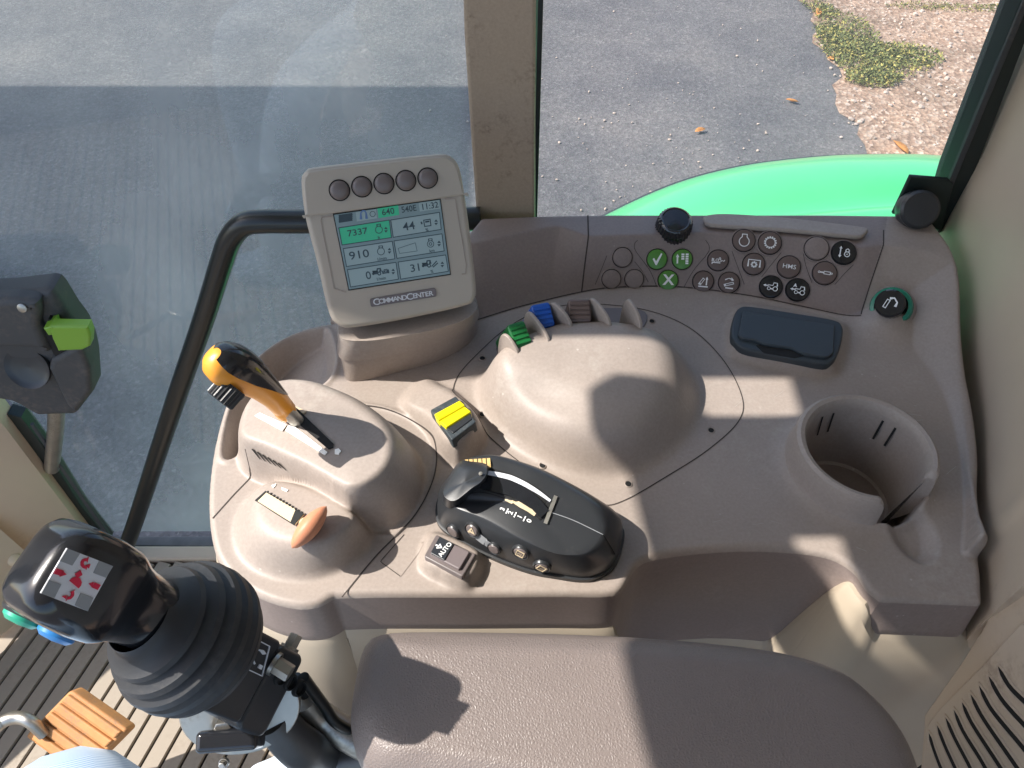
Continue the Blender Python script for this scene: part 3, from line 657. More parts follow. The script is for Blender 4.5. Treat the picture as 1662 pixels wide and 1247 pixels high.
# finger levers + fins
def at3(u, v, z): return P(u, v, z)
def fin(base_u, base_v, top_u, top_v, zt, lean):
    b = P(base_u, base_v, .045); t = P(top_u, top_v, zt); d = Vector((b.x-t.x, b.y-t.y, 0)); ln = d.length; d.normalize()
    s_ = d.cross(Vector((0, 0, 1)))
    T = frame_axes(Vector((b.x, b.y, 0)), -d, s_)      # local x away from viewer, y up
    T = Matrix(((-d.x, 0, s_.x, b.x), (-d.y, 0, s_.y, b.y), (0, 1, 0, 0), (0, 0, 0, 1)))
    o = [(-.006, 0), (ln+.006, 0), (ln+.007, zt*.5), (ln+.005, zt*.8), (ln+.001, zt*.96), (ln-.004, zt), (ln*.4, zt*.99), (-.002, zt*.93), (-.008, zt*.75)]
    k = MB(); k.slab(resample(catmull(o, True, 5), 60), -.0014, .0014, 'taupe', T, r=.0008, bot=True, rb=.0008); k.build('finger_lever_fin', CON)
for q in ((833, 568, 818, 540, .056), (884, 552, 858, 504, .058), (918, 528, 897, 489, .060), (982, 527, 960, 482, .060), (1033, 527, 1020, 484, .060)): fin(*q, 0)
def rocker(c, w, d, yaw, m, lab, z=.05):
    p = P(*c, z); T = Matrix.Translation(p) @ Matrix.Rotation(math.radians(yaw), 4, 'Z') @ Matrix.Rotation(math.radians(32), 4, 'X')
    k = MB(); k.slab(rrect(w, d, .0025), -.045, .004, m, T, r=.002, dome=.0006)
    for i in range(4): k.stroke([(-w*.42, -d*.32+i*d*.2), (w*.42, -d*.32+i*d*.2)], .0011, m, T, .0047, h=.0007)
    k.build('finger_lever', CON, label=lab)
k = MB(); rp2 = plan([(806, 560), (850, 525), (905, 506), (960, 502), (1040, 504), (1046, 530), (1000, 560), (900, 575), (830, 600)], 0); k.slab(resample(catmull(ccw(rp2), True, 5), 60), -.001, .0012, 'key', r=.0004); k.build('lever_recess', CON)
rocker((842, 545), .0155, .021, 24, 'green', 'green finger lever'); rocker((880, 514), .0165, .021, 16, 'blue', 'blue finger lever'); rocker((940, 506), .019, .020, 2, 'taupe_b', 'dark brown finger lever')
# lever housing: slot, labels
LH = parts['lever_housing']; tl = bvh(LH)
def sframe(u, v, tree):
    l, n = hit(u, v, tree); return l, n
def surf_poly(px, m, name, parent, tree, lift=.0005, label=None):
    pts = []; acc = Vector(); c = Vector()
    for u, v in px:
        l, n = hit(u, v, tree); pts.append(l); acc += n
    acc.normalize(); c = sum(pts, Vector())/len(pts); T = frame(c, acc); Ti = T.inverted()
    k = MB(); k.poly([tuple((Ti @ p)[:2]) for p in pts], m, T, lift); return k.build(name, parent, smooth=False, label=label)
surf_poly([(470, 664), (482, 664), (542, 722), (541, 728), (534, 731), (474, 680), (466, 671)], 'dark', 'lever_slot', LH, tl, .0012)
surf_poly([(414, 676), (422, 671), (466, 691), (459, 701)], 'whitegl', 'slot_label', LH, tl, .0008)
surf_poly([(468, 692), (474, 690), (532, 735), (528, 740), (464, 700)], 'whitegl', 'slot_label', LH, tl, .0008)
surf_poly([(474, 662), (478, 660), (498, 669), (493, 673)], 'ivory', 'slot_label', LH, tl, .0008)
surf_poly([(544, 731), (550, 729), (554, 733), (550, 739), (544, 738)], 'whitegl', 'slot_mark', LH, tl, .0008)
k = MB()
def wframe(u, v):
    l, n = hit(u, v, tl); return l, n
for i in range(6):
    a, _ = wframe(410+i*8.5, 728+i*4.6); b, n = wframe(423+i*8.5, 745+i*3.6)
    if a and b:
        t = (b-a).normalized(); s_ = t.cross(n).normalized()*.0011; k.add([a+s_+n*.0006, b+s_*.4+n*.0006, b-s_*.4+n*.0006, a-s_+n*.0006], [(0, 1, 2, 3)], 'dark')
k.build('vent_slits', LH, smooth=False)
k = MB()
for i in range(7):
    a, n = wframe(555+i*7.5, 814+i*5.4)
    if a: k.poly(circ(.0012, 8), 'dark', frame(a, n), .0005)
k.build('slot_dots', LH, smooth=False)
# throttle
TH = parts['throttle_housing']; tth = bvh(TH)
surf_poly([(414, 813), (431, 797), (496, 838), (480, 856)], 'dark', 'throttle_slot', TH, tth, .0016)
surf_poly([(420, 816), (434, 802), (496, 838), (481, 855)], 'ivory', 'slider_strip', TH, tth, .0022)
k = MB()
for i in range(12):
    a, n = hit(437+i*4.9, 802+i*3.0, tth); k.poly(rrect(.0016, .0012, .0003, 2), 'dark', frame(a+n*.0022, n), .0005)
k.build('notch_row', TH, smooth=False)
for px in ([(441, 789), (449, 786), (447, 790), (444, 793)], [(457, 792), (468, 796), (466, 799), (458, 796)]): surf_poly(px, 'whitegl', 'print_mark', TH, tth, .0005)
# paddle (lens shaped) standing on the slider
TT = thing('throttle_lever', 'terracotta lens shaped hand throttle paddle on the ivory slider strip', 'lever', P(487, 850, .03))
pa, pb = P(473, 891, .036), P(530, 822, .048); ax = (pb-pa).normalized(); vw = (CAM-pa).normalized(); sd = ax.cross(vw).normalized(); dp = sd.cross(ax)
k = MB(); R = []
ln = (pb-pa).length
for i in range(17):
    s_ = i/16; w = .0070*math.sin(PI*s_)**.62; dd = .0135*math.sin(PI*s_)**.5; c = pa+ax*ln*s_-dp*.004
    R.append([c+sd*w*(abs(math.cos(a))**.8*(1 if math.cos(a) > 0 else -1))+dp*dd*(abs(math.sin(a))**.8*(1 if math.sin(a) > 0 else -1)) for a in np.linspace(0, 2*PI, 28, endpoint=False)])
k.rings(R, 'brick', cap0=True); k.build('paddle', TT)
k = MB(); k.tube([P(493, 848, .026), P(497, 853, .034), P(500, 856, .04)], .004, 'ivory', smooth=2); k.build('stem', TT)
# ================================================================== gear lever
GL = thing('shift_lever', 'orange and black gear lever with ribbed thumbwheel, leaning out of the housing slot', 'lever', P(480, 690, .04))
C0, C1 = P(467, 668, .056), P(362, 585, .138)
ax = (C1-C0); LN = ax.length; ax.normalize(); vw = (CAM-C1).normalized(); sd = ax.cross(vw).normalized(); dp = sd.cross(ax).normalized()   # sd: towards upper right in view?
if sd.x < 0: sd = -sd
k = MB(); k.tube([P(503, 700, .030), P(488, 689, .046), C0+ax*.01], [.0045, .005, .0055], 'steel', smooth=4); k.build('shaft', GL)
def sect(C, w, d, e, off=0, n=40, a0=0, a1=2*PI, closed=True, gr=0):
    o = []
    for a in np.linspace(a0, a1, n, endpoint=not closed):
        ca_, sa = math.cos(a), math.sin(a); p = 2/e
        o.append(C+sd*(w+gr)*(abs(ca_)**p*(1 if ca_ > 0 else -1))+dp*(d+gr)*(abs(sa)**p*(1 if sa > 0 else -1)))
    return o
prf = [(a, b*.88, c*.88) for a, b, c in [(-.02, .0065, .0065), (0, .0082, .008), (.04, .0090, .0088), (.06, .0083, .0082), (.09, .0091, .0088), (.11, .0084, .0083), (.14, .0092, .009), (.3, .0098, .0095), (.5, .0118, .011), (.68, .0148, .0125), (.82, .0168, .0135), (.93, .0168, .0135), (1.02, .0145, .012), (1.08, .0105, .009), (1.11, .005, .004)]]
def bend(s_): return C0+ax*LN*s_+sd*(.0035*math.sin(PI*min(1, max(0, s_)))-.001)
k = MB(); k.rings([sect(bend(s_), w, d, 2.5) for s_, w, d in prf], 'orange', cap0=True); GR = k.build('grip', GL)
k = MB(); pc = []
for s_, w, d in [(.22, .0083, .0081)]+[q for q in prf if q[0] >= .3]:
    th = np.interp(s_, [.22, .35, .6, 1.1], [.15, .9, 1.25, 1.4]); pc.append((s_, w, d, th))
rr = []
for s_, w, d, th in pc: rr.append(sect(bend(s_), w, d, 2.5, n=24, a0=.35-th*.95, a1=.35+th, closed=False, gr=.0007))
k.rings(rr, 'gloss', closed=False, cap1=False); rr2 = [sect(bend(s_), w, d, 2.5, n=24, a0=.35-th*.95, a1=.35+th, closed=False, gr=-.001) for s_, w, d, th in pc]
n = 24
for i in range(len(rr)-1):
    for j in (0, n-1): k.add([rr[i][j], rr[i+1][j], rr2[i+1][j], rr2[i][j]], [(0, 1, 2, 3)], 'gloss')
k.build('grip_cover', GL)
wc = bend(.82)-sd*.0165+dp*.006
T = frame_axes(wc, ax, sd)
k = MB(); k.lathe([(0.0001, -.0060), (.0082, -.0060), (.0091, -.0052), (.0091, .007), (.0001, .007)], 'black', T, 72, rib=((1, 3), .09, 3)); k.build('thumb_wheel', GL)
k = MB(); k.slab(rrect(.026, .017, .003), -.002, .0012, 'black', frame_axes(bend(.80)-sd*.0130+dp*.001, ax, -sd), r=.001); k.build('wheel_well', GL)
#PART4
def loft(k, base, z0, top, m, prof, n=110, crown=0, T=I4, cap0=False, sub=6, caps=(.9, .7, .45, .2)):
    b = align(ccw(resample(catmull(np.array(base), True, sub), n)))
    tp = np.array([tuple(p) for p in top]); t = resample(catmull(tp, True, sub), n)
    if np.sum(t[:, 0]*np.roll(t[:, 1], -1)-np.roll(t[:, 0], -1)*t[:, 1]) < 0: t = t[::-1]
    t = align(t); R = []
    for s_, h in prof: xy = b*(1-s_)+t[:, :2]*s_; R.append(np.c_[xy, z0+(t[:, 2]-z0)*h])
    c = t.mean(0)
    for q in caps:
        r_ = c+(t-c)*q; r_[:, 2] += crown*(1-q*q); R.append(r_)
    k.rings([[tuple(p) for p in r] for r in R], m, T, cap0, True); return t
P3 = lambda L_: [P(*q) for q in L_]
ROUND = [(0, 0), (.02, .3), (.08, .6), (.22, .8), (.45, .92), (.72, .985), (1, 1)]
# ================================================================== black hydraulic pod
HP = thing('hydraulic_control_pod', 'black oblong control pod with slide lever, numbers 3 to 0 and small side keys', 'control pod', P(850, 850))
pb_ = W2([(711, 843), (723, 863), (754, 884), (792, 903), (830, 919), (867, 931), (900, 937), (943, 943), (970, 938), (995, 921), (1009, 880), (1003, 856), (960, 828), (880, 795), (800, 778), (745, 785), (716, 810)])
pt_ = [(724, 812, .032), (745, 826, .034), (792, 843, .036), (842, 872, .035), (893, 896, .033), (931, 901, .032), (956, 893, .033), (976, 866, .036), (977, 842, .038), (958, 818, .041), (915, 789, .045), (867, 763, .049), (817, 745, .050), (790, 741, .050), (758, 748, .048), (738, 775, .042), (724, 798, .036)]
k = MB(); loft(k, inset(ccw(resample(catmull(pb_, True, 5), 80)), -.0015), 0, [(*q[:2], .0045) for q in ccw(resample(catmull(inset(ccw(resample(catmull(pb_, True, 5), 80)), .001), True, 1), 80))], 'black', [(0, 0), (0, .8), (1, 1)]); k.build('base_flange', HP)
k = MB(); loft(k, pb_, .003, P3(pt_), 'black', [(0, 0), (.03, .25), (.12, .45), (.40, .70), (.62, .86), (.80, .955), (.92, .99), (1, 1)], crown=.002); PB = k.build('pod_body', HP)
tp_ = bvh(PB)
def sline(k, px, w, m, tree, lift=.0005, sm_=True, n=40, thick=0):
    q = resample(catmull(px, False, 6) if sm_ else np.array(px, float), n, False); L3 = []
    for u, v in q:
        l, nn = hit(u, v, tree)
        if l is not None: L3.append((l, nn))
    ws = np.interp(np.linspace(0, 1, len(L3)), np.linspace(0, 1, len(w)), w) if hasattr(w, '__len__') else [w]*len(L3); v_ = []
    for i, (l, nn) in enumerate(L3):
        t = (L3[min(i+1, len(L3)-1)][0]-L3[max(i-1, 0)][0]).normalized(); s_ = t.cross(nn).normalized()*ws[i]/2
        v_ += [tuple(l+s_+nn*lift), tuple(l-s_+nn*lift)]
    k.add(v_, [(2*i, 2*i+2, 2*i+3, 2*i+1) for i in range(len(L3)-1)], m)
k = MB(); sline(k, [(786, 776), (832, 791), (868, 812), (890, 832)], .0165, 'dark', tp_, .0004); k.build('slide_slot', PB, smooth=False)
k = MB(); sline(k, [(783, 782), (828, 794), (862, 814), (884, 836)], [.0105, .0105, .010, .008], 'gloss', tp_, .0022); sline(k, [(790, 769), (830, 778), (866, 796), (893, 815)], [.0032, .0036, .0032, .0018], 'lgrey', tp_, .0028); k.build('slider_band', PB)
k = MB(); sline(k, [(820, 811), (845, 820), (870, 834)], [.001, .0042, .0048], 'ivory', tp_, .0010); k.build('scale_strip', PB, smooth=False)
k = MB(); q = resample(np.array([(902, 806), (884, 850)], float), 8, False); sline(k, [(902, 806), (885, 851)], .0026, 'steel', tp_, .0016, False); k.build('end_bracket', PB, smooth=False)
k = MB(); sline(k, [(893, 832), (930, 845), (978, 868)], .0005, 'greyp', tp_, .0006); sline(k, [(744, 812), (775, 799), (815, 808), (850, 826), (880, 842)], .0005, 'dark', tp_, .0006); sline(k, [(978, 868), (988, 884), (997, 900)], .0007, 'dark', tp_, .0006); k.build('pod_seam', PB, smooth=False)
l0, n0 = hit(840, 838, tp_); l1, _ = hit(862, 848, tp_); 
for ch, u, v in (('3', 816, 827), ('2', 829, 833), ('1', 844, 839.5), ('0', 859, 846)):
    l, n_ = hit(u, v, tp_); xx = (l1-l0).normalized(); T = frame_axes(l, xx, n_); k = MB(); k.text(ch, .0047, 'white', T, rot=math.radians(90), z=.0004, bold=.0001)
    if ch != '0':
        l2, n2 = hit(u+7.3, v+3.1, tp_); T2 = frame_axes(l2, xx, n2); k.stroke([(0, -.0019), (0, .0019)], .0004, 'white', T2, .0004)
    k.build('scale_numeral', PB, smooth=False)
def podkey(u, v, r, m, icon=None, lab=None, long=None):
    l, n = hit(u, v, tp_); acc = Vector()
    for du, dv in ((-8, 0), (8, 0), (0, 5), (0, -5), (0, 0)): acc += hit(u+du, v+dv, tp_)[1]
    l2, _ = hit(u+12, v+6, tp_); T = frame_axes(l, (l2-l), acc.normalized()); k = MB()
    k.lathe([(r*1.32, -.002), (r*1.3, .0012), (r*1.16, .0022), (r*1.05, .0018), (r*1.03, 0)], 'black', T, 32)
    k.lathe([(r, -.002), (r, .0016), (r*.85, .0024), (.0001, .0026)], m, T, 32)
    if icon == 'sq': k.stroke([(-.0026, -.0026), (.0026, -.0026), (.0026, .0026), (-.0026, .0026)], .0006, 'ivory', T, .0026, True)
    if lab: k.text(lab, .0042, 'ivory', T, rot=math.radians(90), z=.0026)
    if icon == 'tri': k.stroke([(-.002, -.002), (.0, .0028), (.0025, -.001), (-.001, -.0005)], .0008, 'ivory', T, .0026)
    k.build('pod_key', PB)
podkey(737, 861, .0048, 'key'); podkey(768, 859, .0048, 'key', 'tri'); podkey(803, 889, .0042, 'key'); podkey(846, 895, .0050, 'key', 'sq', '2'); podkey(880, 918, .0050, 'key', 'sq', '1')
k = MB(); sline(k, [(772, 866), (786, 877), (800, 887)], .0075, 'greyp', tp_, .0009); k.build('pod_key_bar', PB, smooth=False)
# ribbed wheel + slide handle
T = frame_axes(P(776, 757, .047), Vector((1, .10, 0)), Vector((0, -.35, .93)))
k = MB()
for i in range(6):
    x = -.0078+i*.0031; R = []
    for t in np.linspace(-.9, 1.1, 9): R.append((x, .0065*math.sin(t), .0065*math.cos(t)-.0032))
    v = [(p[0]+d, p[1], p[2]) for p in R for d in (-.0012, .0012)]; k.add(v, [(2*i_+1, 2*i_, 2*i_+2, 2*i_+3) for i_ in range(8)], 'gold', T)
    for sgn in (-.0012, .0012): k.add([(x+sgn, p[1], p[2]) for p in R]+[(x+sgn, R[-1][1], -.004), (x+sgn, R[0][1], -.004)], [tuple(range(11))], 'gold', T)
k.build('ribbed_wheel', HP, smooth=False, label='pale gold ribbed wheel')
k = MB(); loft(k, W2([(719, 817), (738, 826), (770, 806), (792, 793), (795, 768), (765, 762), (744, 760), (722, 795)], .03), .030,
  P3([(721, 806, .050), (738, 813, .052), (765, 793, .058), (781, 782, .060), (788, 768, .058), (763, 763, .058), (748, 765, .056), (724, 794, .050)]), 'black', [(0, 0), (.25, .5), (.5, .85), (.8, .97), (1, 1)], n=72, crown=.001, sub=4); k.build('slide_handle', HP)
k = MB(); T = frame(P(780, 769, .060), Vector((0, -.2, 1))); k.lathe([(.0013, -.001), (.0013, .0006), (.0001, .0007)], 'steel', T, 12); k.build('screw', HP)
# ================================================================== rocker switches
def quadframe(px, z):
    p = [P(u, v, z) for u, v in px]; n = (p[1]-p[0]).cross(p[3]-p[0])
    if n.z < 0: n = -n
    return frame_axes(sum(p, Vector())/4, p[1]-p[0], n), p
def quad3(px, zs):
    p = [P(u, v, z) for (u, v), z in zip(px, zs)]; n = (p[1]-p[0]).cross(p[3]-p[0]); n = n if n.z > 0 else -n
    return frame_axes(sum(p, Vector())/4, p[1]-p[0], n), p
RS = thing('yellow_rocker_switch', 'bright yellow rocker in a black frame on the raised pod beside the palm rest', 'switch', P(738, 684, .02))
T, p = quad3([(699, 670), (741, 647), (774, 689), (734, 719)], [.020, .021, .028, .028]); Ti = T.inverted()
L2 = lambda pts, z=.026: [tuple((Ti @ P(u, v, z))[:2]) for u, v in pts]
fr = [tuple((Ti @ q)[:2]) for q in p]
def rounded(pts, r=.0015, k_=5):
    pts = np.array(pts); n = len(pts); o = []
    for i in range(n):
        a = pts[i-1]-pts[i]; b = pts[(i+1) % n]-pts[i]; a = a/np.linalg.norm(a); b = b/np.linalg.norm(b)
        for t in np.linspace(0, 1, k_+1): o.append(pts[i]+a*r*(1-t)**2+b*r*t**2)
    return ccw(np.array(o))
k = MB(); k.slab(rounded(fr, .002), -.006, .0030, 'slate', T, r=.001); k.build('switch_frame', RS)
k = MB(); k.slab(rounded(L2([(706, 678), (748, 657), (757, 667), (714, 690)]), .001), 0, .0078, 'yellow', T, r=.0012)
k.slab(rounded(L2([(714, 689), (756, 666), (767, 677), (757, 683), (726, 702)]), .001), 0, .0060, 'yellow', T, r=.0012); k.build('yellow_rocker', RS)
k = MB(); k.slab(rounded(L2([(726, 701), (766, 677), (768, 688), (737, 711)]), .001), 0, .0040, 'black', T, r=.0008); k.build('lower_rocker', RS)
AS = thing('auto_rocker_switch', 'small grey rocker switch marked AUTO in front of the black pod', 'switch', P(730, 905, .01))
T, p = quad3([(708, 869), (773, 901), (751, 937), (688, 905)], [.009, .011, .015, .012]); Ti = T.inverted(); fr = [tuple((Ti @ q)[:2]) for q in p]
k = MB(); k.slab(rounded(fr, .002), -.003, .0012, 'key', T, r=.001); k.build('switch_frame', AS)
k = MB(); i_ = [tuple(np.array(q)*.76) for q in fr]; k.slab(rounded(i_, .0015), 0, .0036, 'plate', T, r=.0008); RK = k.build('rocker', AS)
w_a = (np.array(i_[0])+np.array(i_[3]))/2; w_b = (np.array(i_[1])+np.array(i_[2]))/2
k = MB(); hf = [i_[0], tuple((np.array(i_[0])+np.array(i_[1]))/2), tuple((np.array(i_[3])+np.array(i_[2]))/2), i_[3]]
k.slab(rounded([tuple(np.array(q)*.97) for q in hf], .001), .002, .0046, 'black', T, r=.0006)
k.text('AUTO', .0048, 'white', T, rot=math.radians(90), x=-.0035, y=.0, z=.0046, bold=.0001); k.stroke([(-.0095, -.002), (-.0065, .0), (-.0095, .002)], .0006, 'white', T, .0046); k.stroke([(-.0085, 0), (-.0115, 0)], .0006, 'white', T, .0046); k.build('marked_half', RK, smooth=False)
# ================================================================== display monitor
MO = thing('display_monitor', 'grey beige display monitor with five round keys above its lit screen', 'monitor', P(665, 580))
mc = PT(640, 388, .615); yw, tlt = math.radians(15), math.radians(29)
mn = Vector((math.sin(yw)*math.cos(tlt), -math.cos(yw)*math.cos(tlt), math.sin(tlt))); MT = frame(mc, mn); MTi = MT.inverted()
def mp(u, v, z=0.):
    c = mc+mn*z; q = MTi @ PP(u, v, c, mn); return (q.x, q.y)
cm = lambda x, y: (480+x/4.157, 240+y/4.157)
mo_px = [cm(38, 230), cm(60, 170), cm(120, 140), cm(600, 84), cm(960, 48), cm(1050, 60), cm(1105, 130), cm(1140, 300), cm(1185, 620), cm(1220, 930), cm(1212, 1020), cm(1150, 1070), cm(750, 1160), cm(380, 1220), cm(280, 1195), cm(222, 1110), cm(140, 760), cm(65, 470)]
mo = ccw(resample(catmull([mp(*q) for q in mo_px], True, 6), 120))
k = MB(); k.slab(mo, -.012, 0, 'moni', MT, r=.004, k=6, bot=False); q = inset(mo, .0006)
k.rings([[(*p_, -.012) for p_ in q], [(*p_, -.013) for p_ in q]], 'seam', MT, cap1=False)
q2 = [inset(mo, .0002), inset(mo, .0004), inset(mo, .006), inset(mo, .016)]
k.rings([[(*p_, z) for p_ in a] for a, z in zip(q2, (-.0129, -.024, -.031, -.036))], 'moni', MT, cap1=False); a = [(*p_, -.036) for p_ in q2[3]]; k.add(a, [tuple(reversed(range(len(a))))], 'moni', MT)
CS = k.build('casing', MO)
bar = [cm(52, 235), cm(75, 180), cm(130, 156), cm(600, 100), cm(950, 64), cm(1040, 76), cm(1090, 140), cm(1132, 300), cm(1133, 318), cm(600, 395), cm(76, 464), cm(70, 440)]
k = MB(); k.slab(ccw(resample(catmull([mp(*q) for q in bar], True, 4), 140)), -.001, .0020, 'moni', MT, r=.0015); BAR = k.build('key_bar', CS)
k = MB()
for q in ([cm(1005, 345), cm(1075, 342), cm(1085, 400), cm(1150, 790), cm(1145, 850), cm(1120, 852)], [cm(240, 462), cm(180, 468), cm(168, 490), cm(258, 950), cm(340, 975)]): k = MB(); k.stroke([mp(*a) for a in q], .0006, 'taupe', MT, .0002); k.build('casing_groove', CS, smooth=False)
scr = [mp(*cm(*q)) for q in ((258, 452), (972, 350), (1040, 850), (360, 955))]
sca = ccw(np.array(scr))
k = MB(); k.poly(inset(sca, -.0012), 'dark', MT, .0001); k.poly(sca, 'lcd', MT, .0006); SC = k.build('screen', CS, smooth=False)
k = MB(); zz = .0010
def cell(a, m=None, bw=.0006):
    p_ = [mp(*cm(*q)) for q in a]
    if m: k.poly(p_, m, MT, zz-.0002)
    k.stroke(p_, bw, 'lcdk', MT, zz, True)
cell([(290, 540), (630, 487), (645, 605), (312, 655)], 'lcdg'); cell([(640, 487), (968, 435), (980, 550), (657, 603)], 'lcdp'); cell([(320, 680), (650, 630), (668, 748), (342, 800)], 'lcdp')
cell([(662, 628), (985, 580), (1000, 695), (682, 745)], 'lcdp'); cell([(348, 822), (675, 772), (692, 885), (370, 938)], 'lcdp'); cell([(690, 770), (1010, 722), (1028, 832), (708, 885)], 'lcdp')
k.poly([mp(*cm(*q)) for q in ((550, 410), (690, 388), (698, 452), (558, 475))], 'lcdg', MT, zz-.0002); k.poly([mp(*cm(*q)) for q in ((828, 372), (965, 352), (972, 410), (836, 430))], 'lcdp', MT, zz-.0002)
k.poly([mp(*cm(*q)) for q in ((405, 435), (540, 414), (548, 475), (412, 497))], 'lcdp', MT, zz-.0002); k.build('screen_cell', SC, smooth=False)
def tx(s_, x, y, size, m='lcdk', sx=1.0):
    a = mp(*cm(x, y)); k.text(s_, size, m, MT, x=a[0], y=a[1], z=.0013, h=0, sx=sx, bold=.00006)
k = MB()
tx('640', 622, 432, .0066); tx('540E', 762, 413, .0066, sx=.9); tx('11:32', 902, 393, .0066, sx=.95); tx('7337', 415, 570, .0068, sx=1.15); tx('44', 762, 530, .0088, sx=1.1); tx('910', 427, 722, .0088, sx=1.2); tx('0', 490, 862, .0088); tx('31', 808, 810, .0085, sx=1.1)
tx('h', 560, 605, .0034); tx('%', 884, 554, .0034); tx('1/min', 580, 748, .0034); tx('km', 918, 694, .0034); tx('1/min', 575, 882, .0034); tx('%', 918, 834, .0034)
def mst(pts, w=.0004, m='lcdk', cl=False): k.stroke([mp(*cm(*q)) for q in pts], w, m, MT, .0013, cl, h=0)
def mring(x, y, r, w=.0005, n=14): mst([(x+r*math.cos(a), y+r*math.sin(a)) for a in np.linspace(0, 2*PI, n, endpoint=False)], w, 'lcdk', True)
for i in range(4): mst([(290, 460+i*13), (382, 446+i*13)], .0008)
mst([(440, 482), (438, 440), (450, 424), (464, 424), (474, 438), (478, 478)], .0010, 'lcdb'); mring(518, 446, 18, .0004)
for (x, y, r) in ((560, 552, 24), (574, 698, 24), (908, 648, 22)): mring(x, y, r); mst([(x-12, y-r), (x-14, y-r-12), (x+10, y-r-14), (x+10, y-r)], .0005)
mring(908, 648, 9); mst([(862, 488), (905, 481), (911, 524), (868, 530)], .0007, cl=True); mst([(872, 500), (900, 495)], .0006); mst([(845, 498), (850, 515)], .0006)
for (x, y) in ((608, 552), (946, 502), (632, 694), (966, 645), (657, 834), (988, 786)):
    for sgn in (1, -1): k.poly([mp(*cm(x-12, y+sgn*5)), mp(*cm(x+12, y+sgn*3)), mp(*cm(x-1, y+sgn*20))], 'lcdk', MT, .0013, h=0)
mst([(690, 678), (805, 640), (818, 695), (700, 712)], .0003, cl=True)
for (x, y) in ((545, 835), (880, 782)): 
    mring(x+18, y+12, 10, .0008); mring(x-22, y+14, 5, .0008); mst([(x-28, y+2), (x+2, y-4), (x+5, y-20), (x+24, y-22), (x+26, y)], .0010); mst([(x-26, y+7), (x+10, y+4)], .0014)
mst([(585, 828), (590, 850)], .0006); mst([(622, 820), (626, 845)], .0006); mst([(595, 822), (615, 818), (618, 842), (598, 846)], .0006, cl=True); mring(607, 833, 6); mst([(915, 800), (950, 762)], .0004); mst([(925, 805), (958, 775)], .0004)
k.build('screen_symbols', SC, smooth=False)
npq = [mp(*cm(*q)) for q in ((500, 1020), (940, 945), (948, 1000), (508, 1072))]
k = MB(); k.slab(rounded(npq, .0015), -.0005, .0007, 'plate', MT, r=.0003); k.stroke(rounded(npq, .0015), .0004, 'key', MT, .0007, True)
a = mp(*cm(523, 1043)); b = mp(*cm(925, 980)); ang = math.atan2(b[1]-a[1], b[0]-a[0]); ux_ = np.array([math.cos(ang), math.sin(ang)]); L_t = math.hypot(b[0]-a[0], b[1]-a[1])
cs = [('C', 1.25), ('O', .9), ('M', 1.0), ('M', 1.0), ('A', .9), ('N', .95), ('D', .95), ('C', 1.25), ('E', .8), ('N', .95), ('T', .85), ('E', .8), ('R', .9)]; tot = sum(c[1] for c in cs); x_ = 0
for c_, w in cs:
    px_ = np.array(a)+ux_*(x_+w/2)/tot*L_t; x_ += w; k.text(c_, .0072 if w > 1.2 else .0054, 'lgrey', MT, x=px_[0], y=px_[1], rot=ang, z=.0010, bold=.0001, sx=1.1)
k.build('name_plate', CS, smooth=False)
for q in ((295, 287), (446, 263), (595, 242), (743, 222), (890, 205)):
    a = mp(*cm(*q), .002); T = MT @ Matrix.Translation((a[0], a[1], .002)); k = MB()
    k.lathe([(.0080, .0001), (.0080, .0004), (.0072, .0004)], 'dark', T, 36); k.lathe([(.0071, -.001), (.0071, .0012), (.0064, .0022), (.0045, .0030), (.002, .0033), (.0001, .0034)], 'key', T, 36); k.build('round_key', BAR)
# mount
k = MB()
mb0 = W2([(562, 617), (600, 616), (650, 603), (705, 588), (748, 567), (768, 548), (775, 525), (760, 490), (660, 480), (580, 500), (556, 530), (557, 580)])
mt0 = P3([(556, 550, .05), (600, 553, .05), (655, 545, .05), (710, 534, .05), (752, 520, .05), (770, 507, .05), (772, 492, .05), (740, 470, .05), (660, 465, .05), (590, 478, .05), (556, 500, .05), (549, 528, .05)])
mlow = W2([(556, 582, .024), (600, 583, .024), (652, 573, .024), (707, 558, .024), (750, 540, .024), (770, 524, .024), (774, 505, .024), (755, 475, .024), (660, 470, .024), (585, 487, .024), (555, 515, .024), (552, 555, .024)])
loft(k, mb0, -.002, [(*q, .026) for q in mlow], 'taupe', [(0, 0), (1, .96), (1.0, 1)], crown=0)
loft(k, inset(ccw(resample(catmull(mlow, True, 5), 80)), -.0015), .0245, mt0, 'taupe', [(0, 0), (0.02, .1), (.9, .9), (1, .98), (1.0, 1)], crown=.0)
k.build('mount', MO)
k = MB(); k.tube([mc-mn*.03-Vector((0, 0, .02)), mc-mn*.03-Vector((0, 0, .065))], .022, 'taupe_d', smooth=2, n=24); k.build('neck', MO)
